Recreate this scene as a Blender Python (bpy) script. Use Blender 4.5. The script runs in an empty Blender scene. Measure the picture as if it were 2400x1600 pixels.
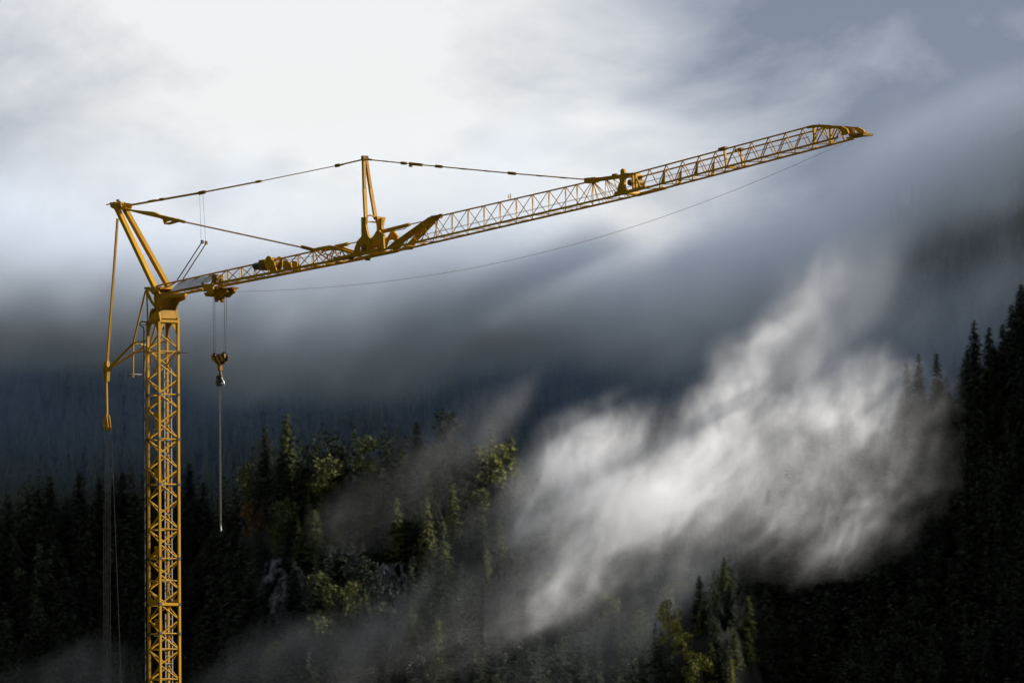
import bpy, bmesh, math, random
import numpy as np
from mathutils import Vector, Matrix, noise as mnoise
from mathutils.geometry import tessellate_polygon

random.seed(7)
scene = bpy.context.scene
COL = scene.collection
R = math.radians

# ------------------------------------------------------------------ camera
FPX, CX, CY = 17249.0, 1200.0, 800.0            # focal length in photo pixels (2400 x 1600)
PITCH, ROLL = R(4.614), R(-0.475)
cam_data = bpy.data.cameras.new('camera')
cam = bpy.data.objects.new('camera', cam_data)
COL.objects.link(cam)
cam.location = (0, 0, 1.7)
CAM_R = (Matrix.Rotation(math.pi / 2 + PITCH, 3, 'X') @ Matrix.Rotation(ROLL, 3, 'Z'))
cam.rotation_euler = CAM_R.to_euler()
cam_data.sensor_width = 36.0
cam_data.lens = 36.0 * FPX / 2400.0
cam_data.clip_start = 1.0
cam_data.clip_end = 20000.0
cam_data.dof.use_dof = True
cam_data.dof.focus_distance = 322.0
cam_data.dof.aperture_fstop = 2.6
scene.camera = cam
CAM_C = Vector(cam.location)

# ------------------------------------------------------------------ light
SUN_EL, SUN_AZ = R(26), R(8)
SUN_DIR = Vector((math.cos(SUN_EL) * math.cos(SUN_AZ), math.cos(SUN_EL) * math.sin(SUN_AZ), math.sin(SUN_EL)))   # towards the sun: low on the right, a little behind
sun_data = bpy.data.lights.new('sun', 'SUN')
sun_data.energy = 4.6
sun_data.angle = R(5.0)                          # a sun softened by thin cloud
sun_data.color = (1.0, 0.945, 0.87)
sun = bpy.data.objects.new('sun', sun_data)
COL.objects.link(sun)
sun.location = (60, 300, 120)
sun.rotation_euler = SUN_DIR.to_track_quat('Z', 'Y').to_euler()

world = bpy.data.worlds.new('World')
scene.world = world
world.use_nodes = True
wt = world.node_tree
wt.nodes.clear()


def wn(kind, **kw):
    n = wt.nodes.new(kind)
    for k, v in kw.items():
        setattr(n, k, v)
    return n


def wmath(op, a, b=None, clamp=False):
    n = wn('ShaderNodeMath', operation=op, use_clamp=clamp)
    for i, v in enumerate((a, b)):
        if v is None:
            continue
        if hasattr(v, 'links'):
            wt.links.new(v, n.inputs[i])
        else:
            n.inputs[i].default_value = v
    return n.outputs[0]


sky = wn('ShaderNodeTexSky', sky_type='NISHITA', sun_disc=False)
sky.sun_elevation = SUN_EL
sky.sun_rotation = math.pi / 2 - SUN_AZ
tc = wn('ShaderNodeTexCoord')
mp = wn('ShaderNodeMapping')
mp.inputs['Rotation'].default_value = (0, R(-38), 0)
mp.inputs['Scale'].default_value = (1.0, 0.35, 1.7)
mp.inputs['Location'].default_value = (3.13, 1.7, 0.42)
wt.links.new(tc.outputs['Generated'], mp.inputs['Vector'])
nz = wn('ShaderNodeTexNoise')
nz.inputs['Scale'].default_value = 21.0
nz.inputs['Detail'].default_value = 8.0
nz.inputs['Roughness'].default_value = 0.55
nz.inputs['Distortion'].default_value = 0.35
wt.links.new(mp.outputs[0], nz.inputs['Vector'])
# broad bands of thicker and thinner cloud right round the sky
sep = wn('ShaderNodeSeparateXYZ')
wt.links.new(tc.outputs['Generated'], sep.inputs[0])
band = wmath('COSINE', wmath('MULTIPLY', wmath('SUBTRACT', wmath('ADD', sep.outputs[0], wmath('MULTIPLY', sep.outputs[2], 0.5)), 0.034), 34.0))
fac = wmath('ADD', wmath('MULTIPLY', band, 0.62), wmath('MULTIPLY', wmath('SUBTRACT', nz.outputs['Fac'], 0.5), 2.3))
fac = wmath('ADD', fac, 0.54, True)
ramp = wn('ShaderNodeValToRGB')
e = ramp.color_ramp.elements
e[0].position, e[0].color = 0.0, (0.88, 1.0, 1.40, 1)
e[1].position, e[1].color = 1.0, (4.5, 4.48, 4.45, 1)
m_ = ramp.color_ramp.elements.new(0.5)
m_.color = (2.4, 2.5, 2.85, 1)
ramp.color_ramp.interpolation = 'LINEAR'
wt.links.new(fac, ramp.inputs[0])
mix = wn('ShaderNodeMix', data_type='RGBA')
mix.inputs[0].default_value = 0.9              # nearly closed cloud over the clear sky
wt.links.new(sky.outputs[0], mix.inputs[6])
wt.links.new(ramp.outputs[0], mix.inputs[7])
bg = wn('ShaderNodeBackground')
bg.inputs['Strength'].default_value = 0.1
wt.links.new(mix.outputs[2], bg.inputs['Color'])
wo = wn('ShaderNodeOutputWorld')
wt.links.new(bg.outputs[0], wo.inputs['Surface'])

# ------------------------------------------------------------------ render settings, exposure
scene.view_settings.view_transform = 'Standard'
scene.view_settings.look = 'None'
scene.view_settings.exposure = 1.0
scene.view_settings.gamma = 1.0
scene.view_settings.use_curve_mapping = False
scene.render.engine = 'CYCLES'
cy = scene.cycles
cy.max_bounces = 5
cy.diffuse_bounces = 2
cy.glossy_bounces = 2
cy.transmission_bounces = 1
cy.transparent_max_bounces = 6
cy.volume_bounces = 2
cy.volume_step_rate = 4.0
cy.volume_max_steps = 128
cy.use_denoising = True
cy.use_adaptive_sampling = True
cy.adaptive_threshold = 0.02
cy.sample_clamp_indirect = 4.0


# ------------------------------------------------------------------ photo geometry helpers
def ray(px, py):
    return CAM_R @ Vector(((px - CX) / FPX, (CY - py) / FPX, -1.0))


def project(p):
    d = CAM_R.transposed() @ (Vector(p) - CAM_C)
    return CX + FPX * d.x / -d.z, CY - FPX * d.y / -d.z, -d.z


# ------------------------------------------------------------------ materials
def material(name, build):
    m = bpy.data.materials.new(name)
    m.use_nodes = True
    nt = m.node_tree
    nt.nodes.clear()
    out = nt.nodes.new('ShaderNodeOutputMaterial')
    build(nt, out)
    return m


def surface(name, c1, c2, scale=4.0, rough=0.5, metallic=0.0, bump=0.0, detail=5.0, coord='Object', spec=0.5, bumpdist=0.02, vary=0.0):
    """two-tone noisy paint / metal / soil"""
    def build(nt, out):
        p = nt.nodes.new('ShaderNodeBsdfPrincipled')
        p.inputs['Metallic'].default_value = metallic
        p.inputs['Specular IOR Level'].default_value = spec
        n = nt.nodes.new('ShaderNodeTexNoise')
        n.inputs['Scale'].default_value = scale
        n.inputs['Detail'].default_value = detail
        n.inputs['Roughness'].default_value = 0.65
        if coord == 'World':
            g = nt.nodes.new('ShaderNodeNewGeometry')
            nt.links.new(g.outputs['Position'], n.inputs['Vector'])
        else:
            t = nt.nodes.new('ShaderNodeTexCoord')
            nt.links.new(t.outputs[coord], n.inputs['Vector'])
        r = nt.nodes.new('ShaderNodeValToRGB')
        r.color_ramp.elements[0].position = 0.32
        r.color_ramp.elements[0].color = (*c1, 1)
        r.color_ramp.elements[1].position = 0.66
        r.color_ramp.elements[1].color = (*c2, 1)
        nt.links.new(n.outputs['Fac'], r.inputs[0])
        tone = r.outputs[0]
        if vary:                                  # each member has aged a little differently
            oi = nt.nodes.new('ShaderNodeObjectInfo')
            ma = nt.nodes.new('ShaderNodeMapRange')
            ma.inputs['To Min'].default_value = 1 - vary
            ma.inputs['To Max'].default_value = 1.0
            nt.links.new(oi.outputs['Random'], ma.inputs['Value'])
            mx = nt.nodes.new('ShaderNodeMix')
            mx.data_type = 'RGBA'
            mx.blend_type = 'MULTIPLY'
            mx.inputs[0].default_value = 1.0
            nt.links.new(tone, mx.inputs[6])
            nt.links.new(ma.outputs[0], mx.inputs[7])
            tone = mx.outputs[2]
        nt.links.new(tone, p.inputs['Base Color'])
        mr = nt.nodes.new('ShaderNodeMapRange')
        mr.inputs['To Min'].default_value = max(0.05, rough - 0.12)
        mr.inputs['To Max'].default_value = min(1.0, rough + 0.12)
        nt.links.new(n.outputs['Fac'], mr.inputs['Value'])
        nt.links.new(mr.outputs[0], p.inputs['Roughness'])
        if bump:
            b = nt.nodes.new('ShaderNodeBump')
            b.inputs['Strength'].default_value = bump
            b.inputs['Distance'].default_value = bumpdist
            nt.links.new(n.outputs['Fac'], b.inputs['Height'])
            nt.links.new(b.outputs[0], p.inputs['Normal'])
        nt.links.new(p.outputs[0], out.inputs['Surface'])
    return material(name, build)


def foliage(name, c1, c2, c3):
    """leaf colour that varies from tree to tree and from clump to clump"""
    def build(nt, out):
        p = nt.nodes.new('ShaderNodeBsdfPrincipled')
        p.inputs['Roughness'].default_value = 0.75
        p.inputs['Specular IOR Level'].default_value = 0.2
        g = nt.nodes.new('ShaderNodeNewGeometry')
        n = nt.nodes.new('ShaderNodeTexNoise')
        n.inputs['Scale'].default_value = 0.5
        n.inputs['Detail'].default_value = 4.0
        nt.links.new(g.outputs['Position'], n.inputs['Vector'])
        oi = nt.nodes.new('ShaderNodeObjectInfo')
        a = nt.nodes.new('ShaderNodeMath')
        a.operation = 'MULTIPLY_ADD'
        a.inputs[1].default_value = 0.45
        nt.links.new(oi.outputs['Random'], a.inputs[0])
        b = nt.nodes.new('ShaderNodeMath')
        b.operation = 'SUBTRACT'
        b.inputs[1].default_value = 0.2
        nt.links.new(n.outputs['Fac'], b.inputs[0])
        nt.links.new(b.outputs[0], a.inputs[2])
        r = nt.nodes.new('ShaderNodeValToRGB')
        r.color_ramp.elements[0].position = 0.15
        r.color_ramp.elements[0].color = (*c1, 1)
        r.color_ramp.elements[1].position = 0.85
        r.color_ramp.elements[1].color = (*c3, 1)
        mid = r.color_ramp.elements.new(0.5)
        mid.color = (*c2, 1)
        nt.links.new(a.outputs[0], r.inputs[0])
        nt.links.new(r.outputs[0], p.inputs['Base Color'])
        nt.links.new(p.outputs[0], out.inputs['Surface'])
    return material(name, build)


M_YEL = surface('crane_yellow_paint', (0.32, 0.163, 0.001), (0.49, 0.256, 0.002), 2.2, 0.55, spec=0.22, vary=0.30)
M_YEL2 = surface('weathered_yellow_paint', (0.13, 0.058, 0.003), (0.32, 0.160, 0.002), 3.5, 0.6, spec=0.2, vary=0.35)
M_STEEL = surface('galvanised_steel', (0.36, 0.37, 0.39), (0.55, 0.56, 0.57), 6, 0.42, 0.6)
M_ROPE = surface('wire_rope', (0.018, 0.018, 0.02), (0.05, 0.05, 0.055), 20, 0.6, 0.2, spec=0.2)
M_ALU = surface('dull_ladder_metal', (0.16, 0.16, 0.17), (0.27, 0.27, 0.28), 6, 0.5, 0.3, spec=0.3)
M_BLACK = surface('black_rubber', (0.008, 0.009, 0.011), (0.02, 0.021, 0.024), 8, 0.6)
M_BLUE = surface('blue_motor_paint', (0.012, 0.02, 0.035), (0.03, 0.05, 0.085), 5, 0.4)
M_WHITE = surface('white_panel', (0.36, 0.38, 0.41), (0.43, 0.45, 0.48), 1.3, 0.55, spec=0.25)
M_RED = surface('dark_red_paint', (0.09, 0.006, 0.012), (0.16, 0.012, 0.02), 5, 0.5)
M_CHAIN = surface('chain_steel', (0.12, 0.115, 0.105), (0.42, 0.40, 0.37), 30, 0.35, 0.75)
M_CONC = surface('concrete', (0.22, 0.21, 0.2), (0.34, 0.33, 0.31), 2, 0.85, bump=0.4)


def stripes_build(nt, out):
    p = nt.nodes.new('ShaderNodeBsdfPrincipled')
    p.inputs['Roughness'].default_value = 0.45
    t = nt.nodes.new('ShaderNodeTexCoord')
    w = nt.nodes.new('ShaderNodeTexWave')
    w.bands_direction = 'DIAGONAL'
    w.inputs['Scale'].default_value = 1.7
    w.inputs['Distortion'].default_value = 0.3
    nt.links.new(t.outputs['Object'], w.inputs['Vector'])
    r = nt.nodes.new('ShaderNodeValToRGB')
    r.color_ramp.elements[0].position = 0.47
    r.color_ramp.elements[0].color = (0.012, 0.012, 0.012, 1)
    r.color_ramp.elements[1].position = 0.53
    r.color_ramp.elements[1].color = (0.40, 0.175, 0.006, 1)
    nt.links.new(w.outputs['Fac'], r.inputs[0])
    nt.links.new(r.outputs[0], p.inputs['Base Color'])
    nt.links.new(p.outputs[0], out.inputs['Surface'])


M_HAZ = material('hazard_stripes', stripes_build)


# ------------------------------------------------------------------ mesh helpers
def link(o, parent=None):
    COL.objects.link(o)
    if parent is not None:
        o.parent = parent
    return o


def tag(o, label=None, cat=None, group=None, kind=None):
    if label:
        o['label'] = label
    if cat:
        o['category'] = cat
    if group:
        o['group'] = group
    if kind:
        o['kind'] = kind
    return o


def empty(name, loc=(0, 0, 0), parent=None, rz=0.0):
    o = bpy.data.objects.new(name, None)
    o.location = loc
    o.rotation_euler = (0, 0, rz)
    o.empty_display_size = 0.5
    return link(o, parent)


def mesh_obj(name, verts, faces, mat, parent=None, smooth=False):
    me = bpy.data.meshes.new(name)
    me.from_pydata([tuple(v) for v in verts], [], faces)
    me.materials.append(mat)
    if smooth:
        me.polygons.foreach_set('use_smooth', [True] * len(me.polygons))
    me.update()
    return link(bpy.data.objects.new(name, me), parent)


_units = {}


def unit_bar(mat, sides):
    """a bar of length 1 along z, radius 1 (square section for sides == 4); shared by all alike bars"""
    key = (mat.name, sides)
    if key not in _units:
        vs, fs = [], []
        off = math.pi / 4 if sides == 4 else 0.0
        rr = math.sqrt(2) if sides == 4 else 1.0
        for z in (0, 1):
            for k in range(sides):
                a = 2 * math.pi * k / sides + off
                vs.append((rr * math.cos(a), rr * math.sin(a), z))
        for k in range(sides):
            fs.append((k, (k + 1) % sides, sides + (k + 1) % sides, sides + k))
        fs.append(tuple(range(sides - 1, -1, -1)))
        fs.append(tuple(range(sides, 2 * sides)))
        me = bpy.data.meshes.new('bar')
        me.from_pydata(vs, [], fs)
        me.materials.append(mat)
        if sides > 4:
            me.polygons.foreach_set('use_smooth', [len(f) == 4 for f in fs])
        _units[key] = me
    return _units[key]


def bar(name, a, b, r, parent, mat=None, sides=8, r2=None, up=None):
    """a straight bar from a to b; r radius / half width, r2 second half width of a square bar"""
    a, b = Vector(a), Vector(b)
    z = (b - a)
    L = z.length
    z = z / L
    ref = Vector(up) if up is not None else (Vector((0, 1, 0)) if abs(z.y) < 0.9 else Vector((1, 0, 0)))
    x = ref.cross(z).normalized()
    y = z.cross(x)
    o = bpy.data.objects.new(name, unit_bar(mat or M_YEL, sides))
    link(o, parent)
    m = Matrix((x * r, y * (r2 or r), z * L)).transposed().to_4x4()
    m.translation = a
    o.matrix_basis = m
    return o


def box(name, c, size, parent, mat=None, rot=None, bevel=0.0):
    bm = bmesh.new()
    bmesh.ops.create_cube(bm, size=1.0)
    for v in bm.verts:
        v.co = Vector((v.co.x * size[0], v.co.y * size[1], v.co.z * size[2]))
    if bevel:
        bmesh.ops.bevel(bm, geom=list(bm.edges), offset=bevel, segments=2, affect='EDGES', profile=0.7)
    me = bpy.data.meshes.new(name)
    bm.to_mesh(me)
    bm.free()
    me.materials.append(mat or M_YEL)
    o = bpy.data.objects.new(name, me)
    link(o, parent)
    o.location = c
    if rot:
        o.rotation_euler = rot
    return o


def plate(name, outline, v, thick, parent, mat=None, holes=()):
    """a plate cut from sheet: outline of (u, z) points at lateral position v, real thickness along v"""
    loops = [[Vector((p[0], p[1], 0)) for p in outline]] + [[Vector((p[0], p[1], 0)) for p in h] for h in holes]
    flat = [p for l in loops for p in l]
    tris = tessellate_polygon(loops)
    vs, fs = [], []
    n = len(flat)
    for s in (-0.5, 0.5):
        vs += [(p.x, v + s * thick, p.y) for p in flat]
    for t in tris:
        fs.append(tuple(t))
        fs.append(tuple(i + n for i in reversed(t)))
    k = 0
    for l in loops:
        m = len(l)
        for i in range(m):
            j = (i + 1) % m
            fs.append((k + i, k + j, k + j + n, k + i + n))
        k += m
    o = mesh_obj(name, vs, fs, mat or M_YEL, parent)
    bm = bmesh.new()
    bm.from_mesh(o.data)
    bmesh.ops.recalc_face_normals(bm, faces=bm.faces)
    bm.to_mesh(o.data)
    bm.free()
    return o


def tube(name, pts, r, parent, mat=None, sides=6):
    """a bent tube or rope through a list of points"""
    pts = [Vector(p) for p in pts]
    vs, fs = [], []
    for i, p in enumerate(pts):
        t = (pts[min(i + 1, len(pts) - 1)] - pts[max(i - 1, 0)]).normalized()
        ref = Vector((0, 1, 0)) if abs(t.y) < 0.9 else Vector((1, 0, 0))
        x = ref.cross(t).normalized()
        y = t.cross(x)
        for k in range(sides):
            a = 2 * math.pi * k / sides
            vs.append(p + (x * math.cos(a) + y * math.sin(a)) * r)
    for i in range(len(pts) - 1):
        for k in range(sides):
            j = (k + 1) % sides
            fs.append((i * sides + k, i * sides + j, (i + 1) * sides + j, (i + 1) * sides + k))
    fs.append(tuple(range(sides - 1, -1, -1)))
    fs.append(tuple(len(vs) - sides + k for k in range(sides)))
    return mesh_obj(name, vs, fs, mat or M_ROPE, parent, True)


def disc(name, c, r, w, parent, mat=None, axis='v', sides=20, groove=0.0):
    """a wheel, sheave or drum with its axle along v (or u)"""
    prof = [(-w / 2, r), (w / 2, r)] if not groove else [(-w / 2, r), (-w / 4, r), (0, r - groove), (w / 4, r), (w / 2, r)]
    vs, fs = [], []
    for x, q in prof:
        for k in range(sides):
            a = 2 * math.pi * k / sides
            p = (q * math.cos(a), x, q * math.sin(a)) if axis == 'v' else (x, q * math.cos(a), q * math.sin(a))
            vs.append(Vector(c) + Vector(p))
    for i in range(len(prof) - 1):
        for k in range(sides):
            j = (k + 1) % sides
            fs.append((i * sides + k, i * sides + j, (i + 1) * sides + j, (i + 1) * sides + k))
    fs.append(tuple(range(sides)))
    fs.append(tuple(len(vs) - sides + k for k in range(sides)))
    o = mesh_obj(name, vs, fs, mat or M_YEL, parent)
    bm = bmesh.new()
    bm.from_mesh(o.data)
    bmesh.ops.recalc_face_normals(bm, faces=bm.faces)
    bm.to_mesh(o.data)
    bm.free()
    return o



# ================================================================== land: ground, two wooded hillsides, a far mountain
rng = random.Random(11)
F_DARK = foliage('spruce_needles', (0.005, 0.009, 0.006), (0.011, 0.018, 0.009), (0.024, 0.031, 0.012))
F_LIGHT = foliage('sunlit_and_olive_foliage', (0.030, 0.040, 0.012), (0.055, 0.066, 0.016), (0.085, 0.088, 0.022))  # paler copy puts sunlight into some spruces; also olive leaves and larch
F_YELLOW = foliage('yellow_green_leaves', (0.075, 0.080, 0.014), (0.125, 0.122, 0.020), (0.17, 0.155, 0.026))
F_BROWN = foliage('rust_leaves', (0.060, 0.036, 0.010), (0.105, 0.060, 0.014), (0.14, 0.085, 0.02))
M_BARK = surface('bark', (0.020, 0.016, 0.012), (0.045, 0.036, 0.028), 3, 0.9, bump=0.5)
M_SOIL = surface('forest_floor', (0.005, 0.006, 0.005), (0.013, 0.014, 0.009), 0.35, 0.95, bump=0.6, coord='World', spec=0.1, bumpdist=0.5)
M_MEADOW = surface('meadow', (0.045, 0.06, 0.02), (0.075, 0.085, 0.03), 0.05, 0.95, bump=0.3, coord='World', spec=0.1)
M_ROCK = surface('grey_rock', (0.022, 0.024, 0.028), (0.12, 0.125, 0.135), 0.6, 0.9, bump=0.9, detail=9, coord='World', spec=0.2, bumpdist=0.8)


def at_y(px, py, Y):
    """the point of the vertical plane y = Y that the photo shows at px, py"""
    d = ray(px, py)
    return CAM_C + d * ((Y - CAM_C.y) / d.y)


def profile(pts, Y, drop):
    q = sorted((p.x, p.z - drop) for p in (at_y(a, b, Y) for a, b in pts))
    return np.array([p[0] for p in q]), np.array([p[1] for p in q])


Y_L, Y_R, Y_F = 2150.0, 1950.0, 3800.0
SK_L = profile([(-2500, 1000), (-900, 1150), (-200, 1150), (0, 1135), (130, 1130), (200, 1150), (280, 1085), (340, 1115), (430, 1130), (510, 1110), (570, 1045), (650, 1015), (760, 1005), (850, 1010),
                (930, 1005), (1000, 985), (1060, 960), (1120, 985), (1190, 1020), (1290, 1065), (1400, 1140), (1600, 1290), (1900, 1420), (2300, 1600), (3500, 1900)], Y_L, 15.0)
SK_R = profile([(900, 2000), (1300, 1700), (1500, 1480), (1700, 1290), (1850, 1110), (1955, 970), (2060, 940), (2120, 900), (2200, 865), (2280, 800), (2330, 790), (2380, 715), (2420, 670), (2600, 560),
                (3000, 420), (3500, 330), (4300, 250), (5200, 200), (7000, 150)], Y_R, 14.0)
SK_F = profile([(-4500, 640), (-3000, 680), (-1500, 640), (-400, 680), (0, 660), (500, 655), (900, 665), (1300, 650), (1650, 640), (1800, 570), (1950, 480), (2100, 370), (2300, 240), (2500, 130), (3000, 0), (4000, 200), (5500, 560), (7500, 640)], Y_F, 18.0)


def nz2(x, y, s, seed=0.0):
    return mnoise.fractal(Vector((x * s, y * s, seed)), 1.0, 2.0, 4)


def smooth(a, b, x):
    t = min(1.0, max(0.0, (x - a) / (b - a)))
    return t * t * (3 - 2 * t)


def ridge_l(x):
    return Y_L + 95 * smooth(-55, -105, x) + 16 * nz2(x, 0, 0.012, 3)


def hill_l(x, y):
    zr = float(np.interp(x, *SK_L)) * ridge_l(x) / Y_L
    d = ridge_l(x) - y
    return zr - (0.80 * d if d > 0 else -0.45 * d) + 5.0 * nz2(x, y, 0.03) + 1.5 * nz2(x, y, 0.12, 9)


def ridge_r(x):
    return Y_R - 95 * smooth(72, 50, x) + 12 * nz2(x, 0, 0.015, 5)


def hill_r(x, y):
    zr = float(np.interp(x * Y_R / ridge_r(x), *SK_R)) * ridge_r(x) / Y_R
    d = ridge_r(x) - y
    z = zr - (0.85 * d if d > 0 else -0.35 * d) + 5.0 * nz2(x, y, 0.03, 21) + 1.5 * nz2(x, y, 0.12, 19)
    if x > 150 and y > 2000:                   # an unseen massif behind the slope, shaped to shade the hillside on the left
        up = smooth(150, 420, x) * smooth(2170, 2320, y)
        z = max(z, -2 + up * (430 + 110 * smooth(420, 640, x) + 25 * nz2(x, y, 0.01, 61)))
    return z


def hill_f(x, y):
    zr = float(np.interp(x, *SK_F))
    d = Y_F - y
    z = zr - (0.62 * d if d > 0 else -0.5 * d) + 12 * nz2(x, y, 0.008, 41) + 4 * nz2(x, y, 0.03, 43)
    if x > 330:                                # an unseen summit beyond the right edge, shaped to shade flank and clouds
        z = max(z, smooth(330, 1150, x) * smooth(4700, 4300, y) * (828 * smooth(3340, 3430, y) + 232 * smooth(3570, 3690, y) + 45 * nz2(x, y, 0.004, 71) * smooth(3340, 3430, y)))
    return z


def terrain(name, f, xs, ys, floor, mat, label):
    """a closed-looking sheet: heights f, let down to the floor at its rim"""
    nx, ny = len(xs), len(ys)
    vs = [(x, y, max(floor, f(x, y))) for y in ys for x in xs]
    fs = [(j * nx + i, j * nx + i + 1, (j + 1) * nx + i + 1, (j + 1) * nx + i) for j in range(ny - 1) for i in range(nx - 1)]
    o = mesh_obj(name, vs, fs, mat, None, True)
    return tag(o, label, None, None, 'structure')


tag(mesh_obj('ground', [(-9000, -3000, 0), (9000, -3000, 0), (9000, 16000, 0), (-9000, 16000, 0)], [(0, 1, 2, 3)], M_MEADOW), 'flat valley meadow under the crane', None, None, 'structure')
lin = np.linspace
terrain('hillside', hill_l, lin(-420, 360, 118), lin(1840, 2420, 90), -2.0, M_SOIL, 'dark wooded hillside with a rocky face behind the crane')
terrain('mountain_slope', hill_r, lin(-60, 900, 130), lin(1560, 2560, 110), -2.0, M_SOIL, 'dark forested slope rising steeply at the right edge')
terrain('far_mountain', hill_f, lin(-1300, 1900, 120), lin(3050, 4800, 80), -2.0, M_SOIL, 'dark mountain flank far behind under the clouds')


def hill_b(x, y):
    """an added mountain behind the viewer and round to the left, blocking sky light"""
    z1 = 900 * smooth(-170, -1000, y) * (1 - .55 * smooth(500, 1300, x))
    z2 = 760 * smooth(-330, -1150, x) * smooth(2300, 1700, y)
    return max(z1, z2) * (1 + .12 * nz2(x, y, 0.003, 81)) + 14 * nz2(x, y, 0.012, 83) - 8


terrain('rear_sky_blocker', hill_b, lin(-1500, 1500, 70), lin(-1400, 2300, 80), -4.0, M_SOIL, 'unseen mountainside behind the viewer, added to dim the sky light')  # added out of view to darken the shaded faces of the crane


def hit(px, py, f, y0, y1):
    """where the line of sight through px, py meets the terrain f"""
    d = ray(px, py)
    y = y0
    while y < y1:
        p = CAM_C + d * (y / d.y)
        if p.z < f(p.x, p.y):
            return p
        y += 2.0
    return None


# ---- tree models, 20 m tall; leaf clumps are many small faces spread through the crown
def tri_mesh(name, V, Fc, mat, smooth=False):
    me = bpy.data.meshes.new(name)
    me.from_pydata(V, [], Fc)
    me.materials.append(mat)
    return me


def cone_trunk(h, r, lean, sides=7):
    vs, fs = [], []
    for i in range(6):
        t = i / 5
        for k in range(sides):
            a = 2 * math.pi * k / sides
            rr = r * (1 - t) ** 0.8 * (1.35 if i == 0 else 1) + 0.02
            vs.append((rr * math.cos(a) + lean[0] * t * t, rr * math.sin(a) + lean[1] * t * t, h * t - (0.8 if i == 0 else 0)))
    for i in range(5):
        for k in range(sides):
            fs.append((i * sides + k, i * sides + (k + 1) % sides, (i + 1) * sides + (k + 1) % sides, (i + 1) * sides + k))
    return vs, fs


def spruce(seed, width, dens):
    r = random.Random(seed)
    V, Fc = [], []
    lean = (r.uniform(-.3, .3), r.uniform(-.3, .3))
    nw = int(30 * dens)
    for i in range(nw):
        t = 0.10 + 0.90 * (i / (nw - 1)) ** 0.92
        z0 = 20 * t
        reach = width * ((1 - t) ** 0.78) * (0.75 + 0.25 * min(1, t / 0.25)) + 0.22
        nb = max(4, int((5 + 6 * (1 - t)) * dens))
        ph = r.uniform(0, 6.28)
        gap = r.random() < 0.1
        for b in range(nb):
            if gap and r.random() < .6:
                continue
            a = ph + 6.283 * b / nb + r.uniform(-.3, .3)
            L = reach * r.uniform(.68, 1.2)
            ca, sa = math.cos(a), math.sin(a)
            droop = r.uniform(.25, .55) * (1.1 - .6 * t)
            ns = 2 + int(L * 1.5)
            for s in range(ns):
                q = (s + r.uniform(.1, .9)) / ns
                x, z = L * q, z0 - droop * L * q + .25 * L * q * q
                cx, cyy = lean[0] * t * t + ca * x, lean[1] * t * t + sa * x
                w = (0.34 + 0.52 * (1 - q)) * r.uniform(.8, 1.4) * (0.6 + .5 * (1 - t))
                ln = w * r.uniform(1.5, 2.4)
                dr = r.uniform(-.9, .9)
                dx, dy = math.cos(a + dr), math.sin(a + dr)
                n = len(V)
                V.append((cx - sa * w * .6 * math.cos(dr), cyy + ca * w * .6 * math.cos(dr), z + r.uniform(-.1, .18)))
                V.append((cx + sa * w * .6 * math.cos(dr), cyy - ca * w * .6 * math.cos(dr), z + r.uniform(-.1, .18)))
                V.append((cx + dx * ln, cyy + dy * ln, z - r.uniform(.15, .75) * ln))
                V.append((cx + dx * ln * .2, cyy + dy * ln * .2, z - r.uniform(.5, 1.0) * w))
                Fc.append((n, n + 1, n + 2))
                Fc.append((n, n + 3, n + 1))
    n = len(V)
    V += [(lean[0] - .12, lean[1], 19.2), (lean[0] + .12, lean[1], 19.2), (lean[0], lean[1], 20.6)]
    Fc.append((n, n + 1, n + 2))
    return V, Fc, cone_trunk(19.5, .28, lean)


def broadleaf(seed, dens):
    r = random.Random(seed)
    V, Fc = [], []
    lean = (r.uniform(-.6, .6), r.uniform(-.6, .6))
    lumps = []
    for i in range(20):
        a, e, q = r.uniform(0, 6.28), r.uniform(-1.0, 1.0), r.uniform(.35, 1.0) ** .5
        lumps.append((math.cos(a) * 4.6 * q * math.sqrt(max(0, 1 - e * e * .7)), math.sin(a) * 4.6 * q * math.sqrt(max(0, 1 - e * e * .7)), 11.2 + e * 7.2 * q, r.uniform(1.4, 2.6)))
    lumps.append((lean[0], lean[1], 17.5, 1.9))
    for lx, ly, lz, lr in lumps:
        for k in range(int(66 * dens * lr / 1.9)):
            d = Vector((r.gauss(0, 1), r.gauss(0, 1), r.gauss(0, 1))).normalized() * lr * r.uniform(.45, 1.08) ** .6
            p = Vector((lx, ly, lz)) + d
            w = r.uniform(.22, .52)
            t1 = Vector((r.gauss(0, 1), r.gauss(0, 1), r.gauss(0, .6))).normalized()
            t2 = t1.cross(Vector((r.gauss(0, 1), r.gauss(0, 1), r.gauss(0, 1)))).normalized()
            n = len(V)
            V += [tuple(p - t1 * w), tuple(p + t2 * w * .8), tuple(p + t1 * w), tuple(p - t2 * w * .7)]
            Fc += [(n, n + 1, n + 2), (n, n + 2, n + 3)]
    vs, fs = cone_trunk(15.5, .36, lean)
    for lx, ly, lz, lr in lumps[:9]:                      # limbs
        a = Vector((lean[0] * .3, lean[1] * .3, lz * .55))
        b = Vector((lx * .9, ly * .9, lz))
        t = (b - a).normalized()
        x = t.cross(Vector((0.3, .2, 1))).normalized()
        y = t.cross(x)
        n = len(vs)
        for p, rr in ((a, .13), (b, .03)):
            for k in range(4):
                g = 1.571 * k
                vs.append(tuple(p + (x * math.cos(g) + y * math.sin(g)) * rr))
        fs += [(n + k, n + (k + 1) % 4, n + 4 + (k + 1) % 4, n + 4 + k) for k in range(4)]
    return V, Fc, (vs, fs)


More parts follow.
